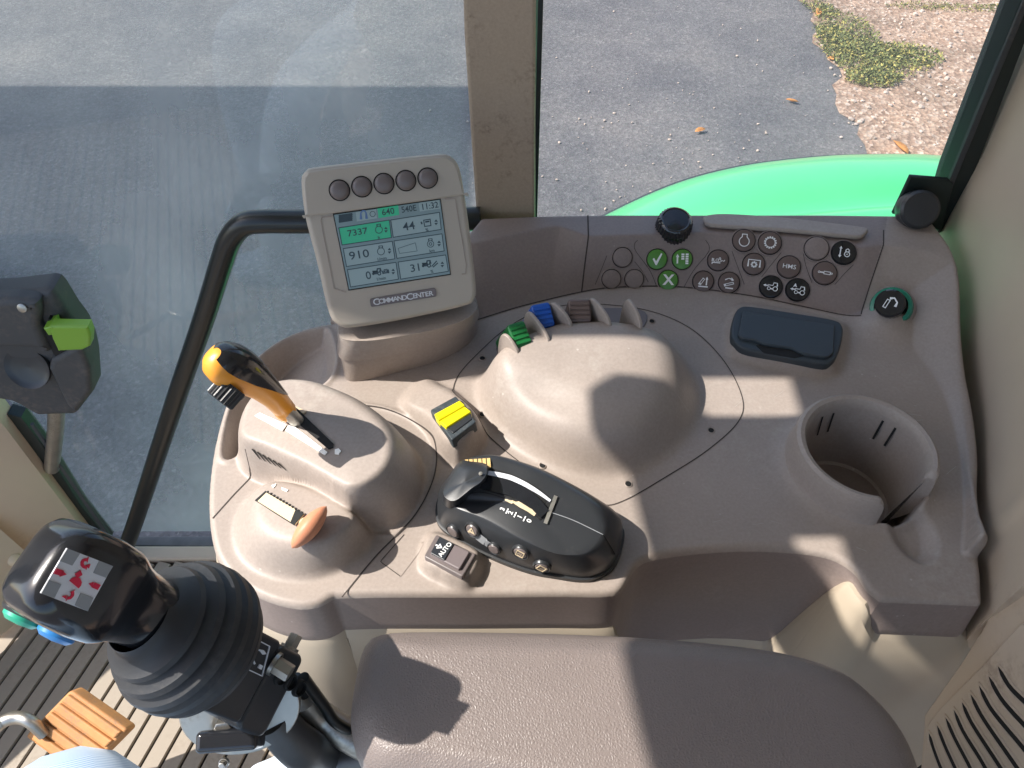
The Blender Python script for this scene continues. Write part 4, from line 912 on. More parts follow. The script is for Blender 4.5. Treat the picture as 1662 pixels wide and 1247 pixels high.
# ================================================================== arm rest
AR = thing('armrest', 'brown grained vinyl armrest pad in front of the console', 'armrest', P(1000, 1200, .0))
ar = [(578, 1185), (572, 1140), (580, 1078), (594, 1034), (622, 1019), (700, 1016), (850, 1018), (1000, 1023), (1150, 1034), (1280, 1051), (1370, 1079), (1430, 1125), (1475, 1180), (1500, 1240), (1510, 1300), (1500, 1345), (1300, 1350), (1100, 1330), (900, 1300), (750, 1275), (660, 1258), (610, 1240), (588, 1215)]
at3_ = resample(catmull([tuple(P(u, v, .062)) for u, v in ar], True, 6), 140)
bo = ccw(at3_)[:, :2]; R = []
sx0, sx1, scy = bo[:, 0].min()+.05, bo[:, 0].max()-.07, bo[:, 1].mean()
def spx(x, y):
    dx, dy = min(max(x, sx0), sx1)-x, scy-y; l = math.hypot(dx, dy)+1e-9; return dx/l, dy/l
for off, z in ((.000, .0), (-.001, .004), (.0, .012), (.004, .022), (.0045, .036), (.002, .047), (-.002, .054), (-.007, .0595), (-.012, .0620)): R.append([(x+(0 if off > 0 else (spx(x, y)[0])*-off), y+(0 if off > 0 else spx(x, y)[1]*-off), z+.002) for x, y in (inset(bo, -off) if off > 0 else bo)])
cc = bo.mean(0); last = np.array(R[-1])
for q in (.94, .85, .7, .4, .15): R.append([(cc[0]+(p_[0]-cc[0])*q, cc[1]+(p_[1]-cc[1])*q, .0652+.0015*(1-q)) for p_ in last])
k = MB(); k.rings(R, 'leather', cap0=True, cap1=True); k.build('pad', AR)
k = MB(); k.slab(inset(bo, .022), -.03, .004, 'black'); k.tube([(.10, .06, -.02), (.10, .0, -.10), (.12, -.05, -.35)], .014, 'cast'); k.build('bracket', AR)
#PART5
# ================================================================== joystick
JS = thing('joystick', 'black loader joystick with red symbol label on its head and ribbed rubber boot', 'joystick', P(430, 1110, .06))
Ja, Jb = PT(120, 938, .335), PT(340, 1042, .400)
ja = (Jb-Ja).normalized(); jv = (CAM-Ja).normalized(); js_ = ja.cross(jv).normalized(); jd = js_.cross(ja).normalized()
if js_.z < 0: js_ = -js_          # js_: image upper right
def jsec(C, w, d, e, n=48, ax_=None):
    o = []; p = 2/e
    for a in np.linspace(0, 2*PI, n, endpoint=False):
        ca_, sa = math.cos(a), math.sin(a); o.append(C+js_*w*(abs(ca_)**p*(1 if ca_ > 0 else -1))+jd*d*(abs(sa)**p*(1 if sa > 0 else -1)))
    return o
JL = (Jb-Ja).length
def jp(s_, dd=0, ss=0): return Ja+ja*JL*s_+jd*dd+js_*ss
k = MB(); hd0 = [(-.215, .007, .006, 3), (-.208, .0125, .010, 3.5), (-.19, .017, .0135, 4), (-.16, .0202, .016, 4.2), (-.11, .0218, .0175, 4.5), (0, .0226, .018, 5), (.09, .0222, .018, 5), (.14, .0212, .0172, 4.2), (.19, .0196, .0155, 3.2), (.25, .0182, .0145, 2.6), (.32, .0176, .0145, 2.3), (.42, .0176, .0150, 2.1), (.5, .0185, .0165, 2), (.56, .021, .019, 2)]
hd = [(float(np.interp(a, [-.3, 0, .14, .25, .42, .56], [-.40, 0, .19, .36, .58, .72])), b*.95, c*.97, d) for a, b, c, d in hd0]
k.rings([jsec(jp(s_, .006*min(1, max(0, (.35-s_)/.3))), w, d, e) for s_, w, d, e in hd], 'gloss', cap0=True); JH = k.build('stick_head', JS)
fc = jp(0, .006+.0182); FT = frame_axes(fc, ja, jd); FTi = FT.inverted()
def fp(x, y):                                   # head close-up survey (x5.668 from 0,840)
    u, v = x/5.668, 840+y/5.668; q = FTi @ PP(u, v, fc, jd); return (q.x, q.y)
k = MB(); stq = [(612, 282), (1032, 445), (800, 860), (370, 695)]
k.poly([fp(*q) for q in stq], 'lgrey', FT, .0002)
for q in ([(612, 282), (728, 327), (655, 440), (540, 396)], [(905, 396), (1032, 445), (965, 552), (850, 508)], [(440, 570), (555, 612), (490, 740), (370, 695)], [(735, 690), (850, 735), (800, 860), (680, 806)]): k.poly([fp(*a) for a in q], 'greyp', FT, .0005)
def rst(pts, w): k.stroke(catmull([fp(*q) for q in pts], False, 4) if len(pts) > 2 else [fp(*q) for q in pts], w*.52, 'redp', FT, .0007)
def rpl(pts): k.poly([fp(*q) for q in pts], 'redp', FT, .0007)
rst([(498, 488), (565, 510)], .0021); rpl([(556, 478), (602, 520), (540, 540)]); rst([(902, 640), (845, 615)], .0021); rpl([(808, 606), (852, 590), (838, 640)])
rst([(800, 385), (760, 390), (745, 420), (760, 450), (790, 455)], .0021); rpl([(778, 436), (822, 426), (806, 466)])
rst([(655, 672), (658, 710), (635, 735), (605, 738)], .0021); rpl([(560, 722), (604, 712), (598, 748)])
rpl([(630, 580), (655, 552), (690, 542), (725, 555), (742, 590), (735, 620), (712, 648)]); rst([(705, 495), (722, 540)], .0022)
k.build('symbol_label', JH, smooth=False)
for (u, v, m, mm_) in ((45, 990, 'greenb', 0), (100, 1016, 'blueb', 0)):
    c = PT(u, v, .338); T = frame_axes(c, ja, -js_); k = MB(); k.lathe([(.0105, -.010), (.0102, .0015), (.009, .003)], 'black', T, 32); k.lathe([(.0086, .001), (.0080, .0045), (.006, .0062), (.0001, .0068)], m, T, 32); k.build('head_button', JS)
k = MB(); c0 = jp(.28); R = []
bo_ = [(.34, .0168), (.37, .0172), (.41, .0180), (.47, .0215), (.50, .0255), (.54, .0266), (.555, .0240), (.575, .0250), (.615, .0302), (.66, .0316), (.675, .0286), (.695, .0298), (.735, .0340), (.785, .0350), (.80, .0318), (.82, .0326), (.86, .0352), (.91, .0356), (.925, .0325), (.945, .0330), (1.0, .0350), (1.05, .0345), (1.07, .0315), (1.10, .0325), (1.16, .0310), (1.20, .027)]
def jb(s_): return jp(s_*.92, -.004*s_, -.002)
k.rings([jsec(jb(.56+(s_-.40)*.80 if s_ < 1.2 else 1.2), r*1.06, r*1.03, 2, 64) for s_, r in bo_], 'rubber'); k.build('rubber_boot', JS)
# valve block behind the boot
def jbox(k, s0, s1, w, d, m, ss=0, dd=0, r=.003): 
    C = jp((s0+s1)/2, dd, ss); T = Matrix(((ja.x, js_.x, jd.x, C.x), (ja.y, js_.y, jd.y, C.y), (ja.z, js_.z, jd.z, C.z), (0, 0, 0, 1)))
    if T.determinant() < 0: T = T @ Matrix.Diagonal((1, -1, 1, 1))
    k.slab(rrect((s1-s0)*JL, w, r), -d/2, d/2, m, T, r=r*.6, bot=True, rb=r*.5); return T
k = MB(); jbox(k, .95, 1.40, .044, .034, 'black', -.007, -.004); jbox(k, 1.405, 1.68, .046, .036, 'black', -.009, -.006, .005); VB = k.build('valve_block', JS)
def jpx(u, v, dd): # point on the camera-facing side of the block
    c = jp(1.1, dd); return PP(u, v, c, jd)
k = MB(); TJ = Matrix(((ja.x, js_.x, jd.x, 0), (ja.y, js_.y, jd.y, 0), (ja.z, js_.z, jd.z, 0), (0, 0, 0, 1)))
if TJ.determinant() < 0: TJ = TJ @ Matrix.Diagonal((1, -1, 1, 1))
TJ = Matrix.Translation(jp(1.0, .0132)) @ TJ; TJi = TJ.inverted()
def jl(u, v): q = TJi @ PP(u, v, jp(1.0, .0132), jd); return (q.x, q.y)
cj = lambda x, y: (280+x/4.888, 1000+y/4.888)
k.stroke([jl(*cj(*q)) for q in ((655, 180), (768, 240), (708, 475), (600, 425))], .0005, 'lgrey', TJ, .0003, True)
k.poly([jl(*cj(*q)) for q in ((650, 240), (690, 265), (720, 270), (742, 300), (712, 305), (695, 280), (650, 262))], 'lgrey', TJ, .0003); k.poly([jl(*cj(*q)) for q in ((690, 380), (715, 395), (700, 425), (672, 410))], 'lgrey', TJ, .0003)
k.stroke([jl(*cj(*q)) for q in ((600, 360), (640, 350), (650, 380))], .0004, 'lgrey', TJ, .0003); k.build('block_label', VB, smooth=False)
for q in ((868, 490), (945, 530), (1018, 580)):
    a = jl(*cj(*q)); T = TJ @ Matrix.Translation((a[0], a[1], -.0022)); k = MB(); k.lathe([(.0050, .0), (.0046, .0022), (.0038, .0028), (.0036, .0004), (.0001, .0003)], 'dark', T, 24); k.build('port', VB)
def bolt(pos, nrm, r, h, m, parent, name='bolt'):
    T = frame(pos, nrm); k = MB(); k.lathe([(r*1.35, -.001), (r*1.35, .001), (r*1.1, .001)], m, T, 24); k.slab(circ(r, 6), 0, h, m, T, r=.0006, k=2); return k.build(name, parent, angle=30)
bolt(jpx(446, 1078, .013), jd*.8-js_*.1+ja*.5, .0048, .010, 'steel', JS); bolt(jpx(470, 1052, .0), js_, .004, .008, 'steel', JS)
# swivel flange with clamp knob
fcn = PT(385, 1163, .435); fn = Vector((.10, -.60, .55)).normalized(); FN = frame(fcn, fn); k = MB()
k.slab(np.array([(p_[0]*.033, p_[1]*.026) for p_ in circ(1, 48)]), -.012, -.006, 'steel', FN, r=.001, bot=True, rb=.001); k.build('swivel_flange', JS)
for (u, v, m, r, h) in ((368, 1172, 'steel', .0055, .010), (402, 1188, 'gold', .0045, .005)): bolt(PT(u, v, .435), fn, r, h, m, JS)
k = MB(); kc = PT(372, 1201, .425); T = frame_axes(kc, Vector((1, .12, -.1)), Vector((0, -.35, .9))); k.slab(rrect(.033, .0115, .003), -.010, .006, 'gloss', T, r=.003); k.build('clamp_knob', JS); bolt(kc+Vector((-.002, -.010, -.006)), Vector((0, -.5, .6)), .002, .004, 'steel', JS)
k = MB(); k.tube([PT(440, 1165, .45), PT(490, 1215, .47), PT(540, 1230, .5), P(640, 1230, -.02)], [.011, .013, .012, .012], 'cast'); k.tube([PT(488, 1130, .47), PT(520, 1165, .49), P(610, 1220, -.02)], .010, 'steel'); k.build('support_arm', JS)
for q in ([(492, 1100, .45), (525, 1145, .47), (548, 1175, .48), (600, 1200, .5)], [(480, 1100, .46), (508, 1150, .48), (540, 1200, .50), (590, 1240, .52)]):
    k = MB(); k.tube([PT(*a) for a in q], .0035, 'tube'); k.build('cable', JS)
# ================================================================== cab side: posts, panes, frames, rails
WY = .655
def yb(k, px, y0, y1, m, T=I4): # prism from an outline surveyed on the plane y=y0
    o = [PY(u, v, y0) for u, v in px]; o2 = [(p_.x, p_.z) for p_ in o]; TT_ = Matrix(((1, 0, 0, 0), (0, 0, -1, y0), (0, 1, 0, 0), (0, 0, 0, 1)))
    k.slab(ccw(np.array(o2)), -(y1-y0), 0, m, TT_, r=.0015, bot=True, rb=.001)
CPs = thing('cab_post', 'beige upright trim post between the two side windows with scuffed face', 'post', (-.01, WY+.01, .0))
yy = .645
pA = [PY(u, v, yy) for u, v in ((752, 0), (754, 60), (763, 200), (775, 372), (778, 374), (866, 362), (869, 355), (869, 200), (870, 0))]
ext = .56
xL, xR, zt = pA[0].x-.002*ext/.1*.0-.004, pA[-1].x, pA[0].z
o2 = [(p_.x, p_.z) for p_ in pA]; o2 = [(o2[0][0]-.0105, zt+ext)]+o2+[(o2[-1][0]-.002, zt+ext)]
TW = Matrix(((1, 0, 0, 0), (0, 0, -1, yy), (0, 1, 0, 0), (0, 0, 0, 1)))
k = MB(); k.slab(ccw(np.array(o2)), -.035, 0, 'pillar', TW, r=.003, bot=False); k.build('post_trim', CPs)
k = MB(); xb = [(o2[-2][0]+.0002, zt+ext), (o2[-2][0]+.0002, .02), (o2[-2][0]+.0062, .01), (o2[-2][0]+.0062, zt+ext)]; k.slab(ccw(np.array(xb)), -.030, -.008, 'sealr', TW, r=.001); k.build('window_seal', CPs)
k = MB(); xb = [(o2[-2][0]+.0002, zt+ext), (o2[-2][0]-.0002, .0), (o2[-2][0]+.0022, .01), (o2[-2][0]+.0012, zt+ext)]; k.slab(ccw(np.array(xb)), -.020, -.0065, 'sealg', TW, r=.0004); k.build('glass_edge', CPs)
# window panes
def pane(name, label, pts, m, y):
    k = MB(); o = ccw(np.array(pts)); T = Matrix(((1, 0, 0, 0), (0, 0, -1, y), (0, 1, 0, 0), (0, 0, 0, 1))); k.add([(*p_, 0) for p_ in o], [tuple(range(len(o)))], m, T)
    ob = k.build(name, smooth=False); return tag(ob, label, 'window')
pane('window_pane', 'dusty bluish pane of the door, left of the beige post', [(-.655, -.60), (-.022, -.60), (-.022, .80), (-.655, .80)], 'glassL', .672)
pane('window_pane', 'clear rear side pane, right of the beige post above the fender', [(.455, -.05), (.40, .80), (.012, .80), (.012, -.05)], 'glassR', .670)
# rear window frame
RF = thing('rear_window_frame', 'slanting dark green black window frame at the rear edge of the side window', 'frame', (.44, .655, .0))
def yprism(px, y0, dep, m, name, par, r=.0015):
    o = [PY(u, v, y0) for u, v in px]; k = MB(); T = Matrix(((1, 0, 0, 0), (0, 0, -1, y0), (0, 1, 0, 0), (0, 0, 0, 1))); k.slab(ccw(np.array([(p_.x, p_.z) for p_ in o])), -dep, 0, m, T, r=r); return k.build(name, par)
yprism([(1535, 385), (1547, 372), (1840, -385), (1812, -388), (1543, 290), (1518, 372)], .648, .03, 'sealr', 'frame_bar', RF)
yprism([(1522, 378), (1526, 378), (1548, 300), (1832, -385), (1820, -385), (1652, 24), (1540, 296)], .646, .004, 'latch', 'frame_lip', RF, .0006)
# window catch
WC = thing('window_catch', 'black round window catch on a square bracket by the rear window frame', 'latch', PY(1490, 340, .64))
yprism([(1478, 287), (1540, 292), (1548, 300), (1528, 375), (1500, 362), (1449, 348)], .640, .004, 'sealr', 'bracket_plate', WC)
yprism([(1499, 354), (1508, 352), (1514, 362), (1506, 366), (1500, 364)], .6385, .0012, 'lgrey', 'sticker', WC, .0003)
k = MB(); T = frame(PY(1489, 340, .625), Vector((-.12, -.75, .5))); k.lathe([(.0135, -.014), (.0175, -.010), (.0182, -.002), (.0174, .003), (.0182, .0035), (.018, .007), (.0155, .0092), (.010, .0098), (.0001, .010)], 'black', T, 40); k.build('catch_knob', WC)
# rear cab wall panel, follows the console edge
RW = thing('rear_side_panel', 'large beige cab wall panel right of the console with curved louvre vent slots', 'wall panel', (.42, .4, -.1))
def off(p_, d): return Vector((p_.x+d, p_.y-.002, 0))
wl = [Vector((.447, .70, 0)), Vector((.432, .640, 0)), off(P(1570, 430, .03), .006), off(P(1585, 520, .02), .006), off(P(1590, 640, .0), .006), off(P(1592, 740, 0), .006), off(P(1591, 830, 0), .006), off(P(1588, 868, 0), .005), off(P(1597, 900, 0), .006), off(P(1602, 985, 0), .006)]
k = MB(); R = []
for z, dx in ((-.06, 0), (.0, 0), (.10, .004), (.25, -.004), (.6, -.03), (.80, -.04)):
    R.append([(p_.x+dx, p_.y, z) for p_ in [Vector(q) for q in catmull([tuple(w)[:2]+(0,) for w in wl], False, 5)]])
end_ = R[0][-1]
for r_ in R: r_.insert(0, (.90, .702, r_[0][2])); r_.append((.90, r_[-1][1]-.10, r_[-1][2]))
k.rings(R, 'trim', closed=False, cap1=False); k.build('wall_trim', RW)
# lower vent panel : sloping surface under the wall
A_, B_, C_ = P(1607, 988, -.01), P(1500, 1160, -.11), P(1700, 1250, -.01)
n_v = (B_-A_).cross(C_-A_).normalized(); n_v = n_v if n_v.z > 0 else -n_v
VT = frame_axes(A_, (C_-B_), n_v); VTi = VT.inverted()
def vl(u, v): q = VTi @ PP(u, v, A_, n_v); return (q.x, q.y)
ov = [vl(*q) for q in ((1609, 984), (1600, 1010), (1560, 1075), (1500, 1160), (1490, 1320), (1860, 1320), (1860, 960), (1700, 900))]
k = MB(); k.slab(ccw(np.array(ov)), -.01, 0, 'trim', VT, r=.002)
VP = k.build('vent_panel', RW)
k = MB(); k.slab(ccw(np.array([vl(*q) for q in ((1662, 1012), (1600, 1080), (1530, 1150), (1508, 1180), (1500, 1330), (1860, 1330), (1860, 1000))])), -.002, .003, 'trim', VT, r=.002); k.build('grille_surround', VP)
cvn = lambda x, y: (1240+x/1.815, 560+y/1.815)
slots = [[(497, 1140), (512, 1190), (535, 1250), (560, 1300)], [(520, 1115), (545, 1180), (575, 1245), (600, 1300)], [(545, 1092), (575, 1160), (615, 1235), (645, 1300)], [(570, 1070), (600, 1140), (650, 1220), (695, 1300)], [(594, 1048), (625, 1115), (690, 1215), (745, 1300)], [(619, 1024), (655, 1095), (720, 1190), (790, 1290)], [(644, 998), (680, 1070), (745, 1150), (830, 1250)], [(672, 970), (710, 1040), (770, 1110), (850, 1190)], [(700, 942), (735, 1005), (790, 1060), (860, 1120)]]
for q in slots:
    pts = [np.array(vl(*cvn(*a))) for a in q]; pts = catmull(pts, False, 6); k = MB(); n = len(pts); t = np.gradient(pts, axis=0); t /= np.linalg.norm(t, axis=1)[:, None]; nn = np.stack([-t[:, 1], t[:, 0]], 1)
    ww = .0026*np.minimum(1, np.sqrt(np.linspace(.02, 6, n)))
    k.add([(*(a+b*w), .0034) for a, b, w in zip(pts, nn, ww)]+[(*(a-b*w), .0034) for a, b, w in zip(pts, nn, ww)], [(i, n+i, n+i+1, i+1) for i in range(n-1)], 'dark', VT)
    for sg in (1, -1):
        e = [(*(a+b*w*sg*1.05), .0030) for a, b, w in zip(pts, nn, ww)]; k.tube([tuple(VT @ Vector(x_)) for x_ in e[::3]], .0011, 'trim', n=8, smooth=2)
    k.build('vent_slot', VP)
# front door post, lower left
FP = thing('front_door_post', 'beige lower front post with a dark green door seal, left of the joystick', 'post', (-.66, .66, -.6))
yprism([(12, 672), (34, 678), (70, 725), (130, 820), (178, 880), (168, 905), (120, 905), (95, 855), (40, 750), (-2, 690)], .655, .02, 'sealr', 'door_seal', FP)
yprism([(48, 690), (54, 690), (180, 872), (176, 876)], .652, .004, 'latch', 'seal_lip', FP, .0006)
k = MB(); z0 = -.70; pl = [(-.655, .668), (-.655, .640), (-.70, .60), (-.80, .54), (-.95, .50), (-1.2, .50), (-1.2, .668)]
R = [[(x+dx, y, z) for x, y in pl] for z, dx in ((-.62, 0), (-.30, .0), (.1, -.01), (.6, -.10), (.8, -.12))]; k.rings(R, 'trim', closed=False, cap1=False); k.build('post_trim', FP)
k = MB(); R = []
for t in np.linspace(0, 1, 9): x = -.70-.25*t; R.append([(x, .56-.35*t, -.60), (x+.02, .57-.35*t, -.55), (x-.01, .58-.35*t, -.42), (x-.06, .60-.35*t, -.30)])
k.rings(R, 'trim', closed=False, cap1=False); k.build('foot_panel', FP)
k = MB(); k.lathe([(.009, 0), (.009, .014), (.005, .018), (.0001, .019)], 'ivory', frame(P(22, 905, -.50), Vector((.5, -.5, .4)))); k.build('trim_plug', FP)
# door latch housing with green handle
DL = thing('door_latch', 'weathered black door latch housing with lime green release lever', 'latch', PY(60, 560, .62))
k = MB()
def dl(px, y0, y1, m, r=.004): o = [PY(u, v, y0) for u, v in px]; T = Matrix(((1, 0, 0, 0), (0, 0, -1, y0), (0, 1, 0, 0), (0, 0, 0, 1))); k.slab(ccw(resample(np.array([(p_.x, p_.z) for p_ in o]), 90)), -(y1-y0), 0, m, T, r=r, k=5)
dl([(-90, 486), (10, 481), (68, 474), (78, 472), (88, 480), (112, 518), (128, 538), (140, 565), (146, 590), (150, 640), (122, 676), (60, 678), (20, 655), (-90, 640)], .625, .655, 'latch', .010)
k.build('housing', DL)
k = MB(); dl([(-90, 492), (20, 488), (60, 492), (64, 510), (62, 530), (70, 550), (80, 575), (60, 568), (10, 566), (-90, 566)], .612, .63, 'latch', .008); dl([(82, 585), (130, 560), (146, 600), (148, 638), (122, 672), (108, 660), (78, 600)], .614, .63, 'latch', .006); k.build('housing_cover', DL)
k = MB(); T = frame(PY(44, 598, .618), Vector((0, -.9, .4))); k.lathe([(.026, -.003), (.0255, .001), (.022, -.001), (.018, -.002), (.0001, -.003)], 'black', T, 36); k.build('finger_cup', DL)
k = MB(); k.lathe([(.005, -.003), (.005, .001), (.003, .002), (.0001, .002)], 'steel', frame(PY(36, 500, .611), Vector((0, -1, .3))), 16); k.build('screw', DL)
k = MB(); dl([(80, 530), (142, 531), (147, 545), (146, 563), (134, 569), (94, 571), (84, 550)], .602, .614, 'lime', .003); dl([(70, 534), (84, 530), (90, 545), (78, 545)], .606, .625, 'lime', .002); k.build('release_lever', DL)
k = MB(); dl([(78, 518), (104, 528), (118, 545), (100, 590), (86, 575), (72, 545)], .618, .6245, 'dark', .001); k.build('lever_slot', DL)
k = MB(); k.tube([PY(92, 660, .645), PY(90, 700, .65), PY(84, 760, .655)], .010, 'steel'); k.build('latch_rod', DL)
# exterior grab rail
GRL = thing('grab_rail', 'black painted steel grab rail bent outside the door glass', 'handrail', PY(215, 870, .64))
k = MB(); k.tube([PY(780, 355, .640), PY(700, 357, .640), PY(560, 359, .640), PY(480, 360, .640), PY(425, 360, .640), PY(395, 365, .640), PY(374, 388, .640), PY(360, 425, .640), PY(330, 520, .640), PY(290, 635, .640), PY(250, 755, .640), PY(222, 840, .640), PY(206, 885, .640), PY(190, 930, .640)], .0118, 'tube', n=20, smooth=6); k.build('rail_tube', GRL)
# ================================================================== floor and pedal
FLZ = -.62
k = MB(); k.slab(np.array([(-1.4, -.8), (.6, -.8), (.6, .668), (-1.4, .668)]), -.03, -.004, 'seam', Matrix.Translation((0, 0, FLZ)), r=.001); CF = k.build('cab_floor'); tag(CF, None, None, None, 'structure')
k = MB(); dr_ = Vector((.047, .157, 0)).normalized(); pr = Vector((dr_.y, -dr_.x, 0)); og = Vector((-.70, .30, FLZ))
sp = .0255
for i in range(-22, 16):
    c = og+pr*sp*i
    lo_, hi_ = -1.0, .60
    # clip at the door sill
    hi_ = min(hi_, (.625-c.y)/dr_.y)
    a = c+dr_*lo_; b = c+dr_*hi_; w = pr*(sp*.5-.0016); h_ = Vector((0, 0, .004)); w2 = pr*(sp*.5-.0026)
    k.add([a-w, a-w2+h_, a+w2+h_, a+w, b-w, b-w2+h_, b+w2+h_, b+w], [(0, 4, 5, 1), (1, 5, 6, 2), (2, 6, 7, 3)], 'matr')
FM = k.build('floor_mat', smooth=False); tag(FM, 'beige ribbed rubber floor mat under the joystick and orange pedal', 'floor mat')
k = MB(); T = Matrix.Translation((0, 0, FLZ)); k.slab(np.array([(-.66, .628), (-.20, .628), (-.20, .652), (-.66, .652)]), -.002, .010, 'trim', T, r=.004); k.slab(np.array([(-.66, .652), (-.20, .652), (-.20, .672), (-.66, .672)]), -.02, .006, 'cast', T, r=.003); DS = k.build('door_sill'); tag(DS, 'grey metal door sill strip at the edge of the ribbed floor', 'door sill')
PD = thing('pedal', 'worn orange ribbed foot pedal on a bent steel arm', 'pedal', P(120, 1170, -.50))
pz = -.44
q = [P(116, 1119, pz), P(209, 1184, pz-.01), P(180, 1224, pz-.035), P(42, 1195, pz-.045)]; q[2] = q[1]+(q[3]-q[0])
pn = (q[1]-q[0]).cross(q[3]-q[0]); pn = pn if pn.z > 0 else -pn; PTm = frame_axes(sum(q, Vector())/4, q[1]-q[0], pn); PTi = PTm.inverted(); pq = [tuple((PTi @ a)[:2]) for a in q]
k = MB(); k.slab(rounded(pq, .006), -.014, .002, 'pedal', PTm, r=.003)
A0, A1, A2, A3 = [np.array(a) for a in pq]
for i in range(5):
    t0, t1 = .05+i*.185, .05+i*.185+.155
    cq = [A0*(1-t0)+A3*t0, A1*(1-t0)+A2*t0, A1*(1-t1)+A2*t1, A0*(1-t1)+A3*t1]; m_ = sum(cq)/4; cq = [m_+(a-m_)*np.array([.93, .93]) for a in cq]; k.slab(rounded(cq, .002), .0, .0062, 'pedal', PTm, r=.002)
k.build('pedal_pad', PD)
k = MB(); k.tube([P(72, 1192, pz-.03), P(50, 1172, pz-.012), P(30, 1165, pz-.01), P(8, 1170, pz-.01), P(-20, 1190, pz-.02), P(-120, 1260, pz-.10)], .0075, 'steel', n=16); k.build('pedal_arm', PD)
# ================================================================== seated person (camera holder): legs and lap
PE = bpy.data.meshes.new('person'); 
def skin(name, verts, edges, m, rad, root=0, sub=2, parent=None):
    me = bpy.data.meshes.new(name); me.from_pydata([tuple(v) for v in verts], edges, []); o = bpy.data.objects.new(name, me); COL.objects.link(o)
    mod = o.modifiers.new('skin', 'SKIN'); mod.use_smooth_shade = True
    for i, r in enumerate(rad): me.skin_vertices[0].data[i].radius = (r, r)
    me.skin_vertices[0].data[root].use_root = True
    s_ = o.modifiers.new('sub', 'SUBSURF'); s_.levels = sub; s_.render_levels = sub
    dg = bpy.context.evaluated_depsgraph_get(); m2 = bpy.data.meshes.new_from_object(o.evaluated_get(dg)); bpy.data.objects.remove(o)
    m2.materials.clear(); m2.materials.append(M[m]); ob = bpy.data.objects.new(name, m2); COL.objects.link(ob); m2.polygons.foreach_set('use_smooth', [True]*len(m2.polygons))
    if parent: ob.parent = parent; ob.matrix_parent_inverse = Matrix.Translation(-Vector(parent.location))
    return ob
kneeL = P(85, 1340, -.16); kneeR = P(520, 1330, -.10)
hip = Vector((.16, -.30, -.14))
v = [hip, hip+Vector((-.02, .07, .0)), hip+Vector((-.02, -.10, 0)), Vector((-.20, -.02, -.10)), Vector((-.25, -.22, -.12)),
     P(95, 1302, -.14), Vector((-.52, -.12, -.16)), Vector((-.50, .02, -.58)), Vector((-.56, -.16, -.58)), Vector((-.60, .03, -.60)), Vector((-.66, -.17, -.60)), hip+Vector((.02, 0, .22))]
PEo = skin('person', v, [(0, 1), (0, 2), (1, 3), (2, 4), (3, 5), (4, 6), (5, 7), (6, 8), (7, 9), (8, 10), (0, 11)], 'jeans', [.11, .09, .09, .082, .082, .074, .062, .042, .042, .035, .035, .12])
tag(PEo, 'seated person in light blue ribbed trousers and pale shirt, only knee and lap in view', 'person')
k = MB(); R = []
base_s = [(400, 1250), (440, 1226), (500, 1196), (560, 1172), (600, 1180), (650, 1240), (660, 1300), (560, 1330), (430, 1310)]
loft(k, W2(base_s, -.06), -.10, [(*P(u, v, .0)[:2], -.035) for u, v in [(420, 1256), (455, 1233), (508, 1206), (556, 1184), (592, 1190), (630, 1250), (640, 1290), (560, 1315), (440, 1300)]], 'shirt', ROUND, crown=.008)
k.build('shirt_hem', None); sh = bpy.data.objects['shirt_hem']; sh.parent = PEo
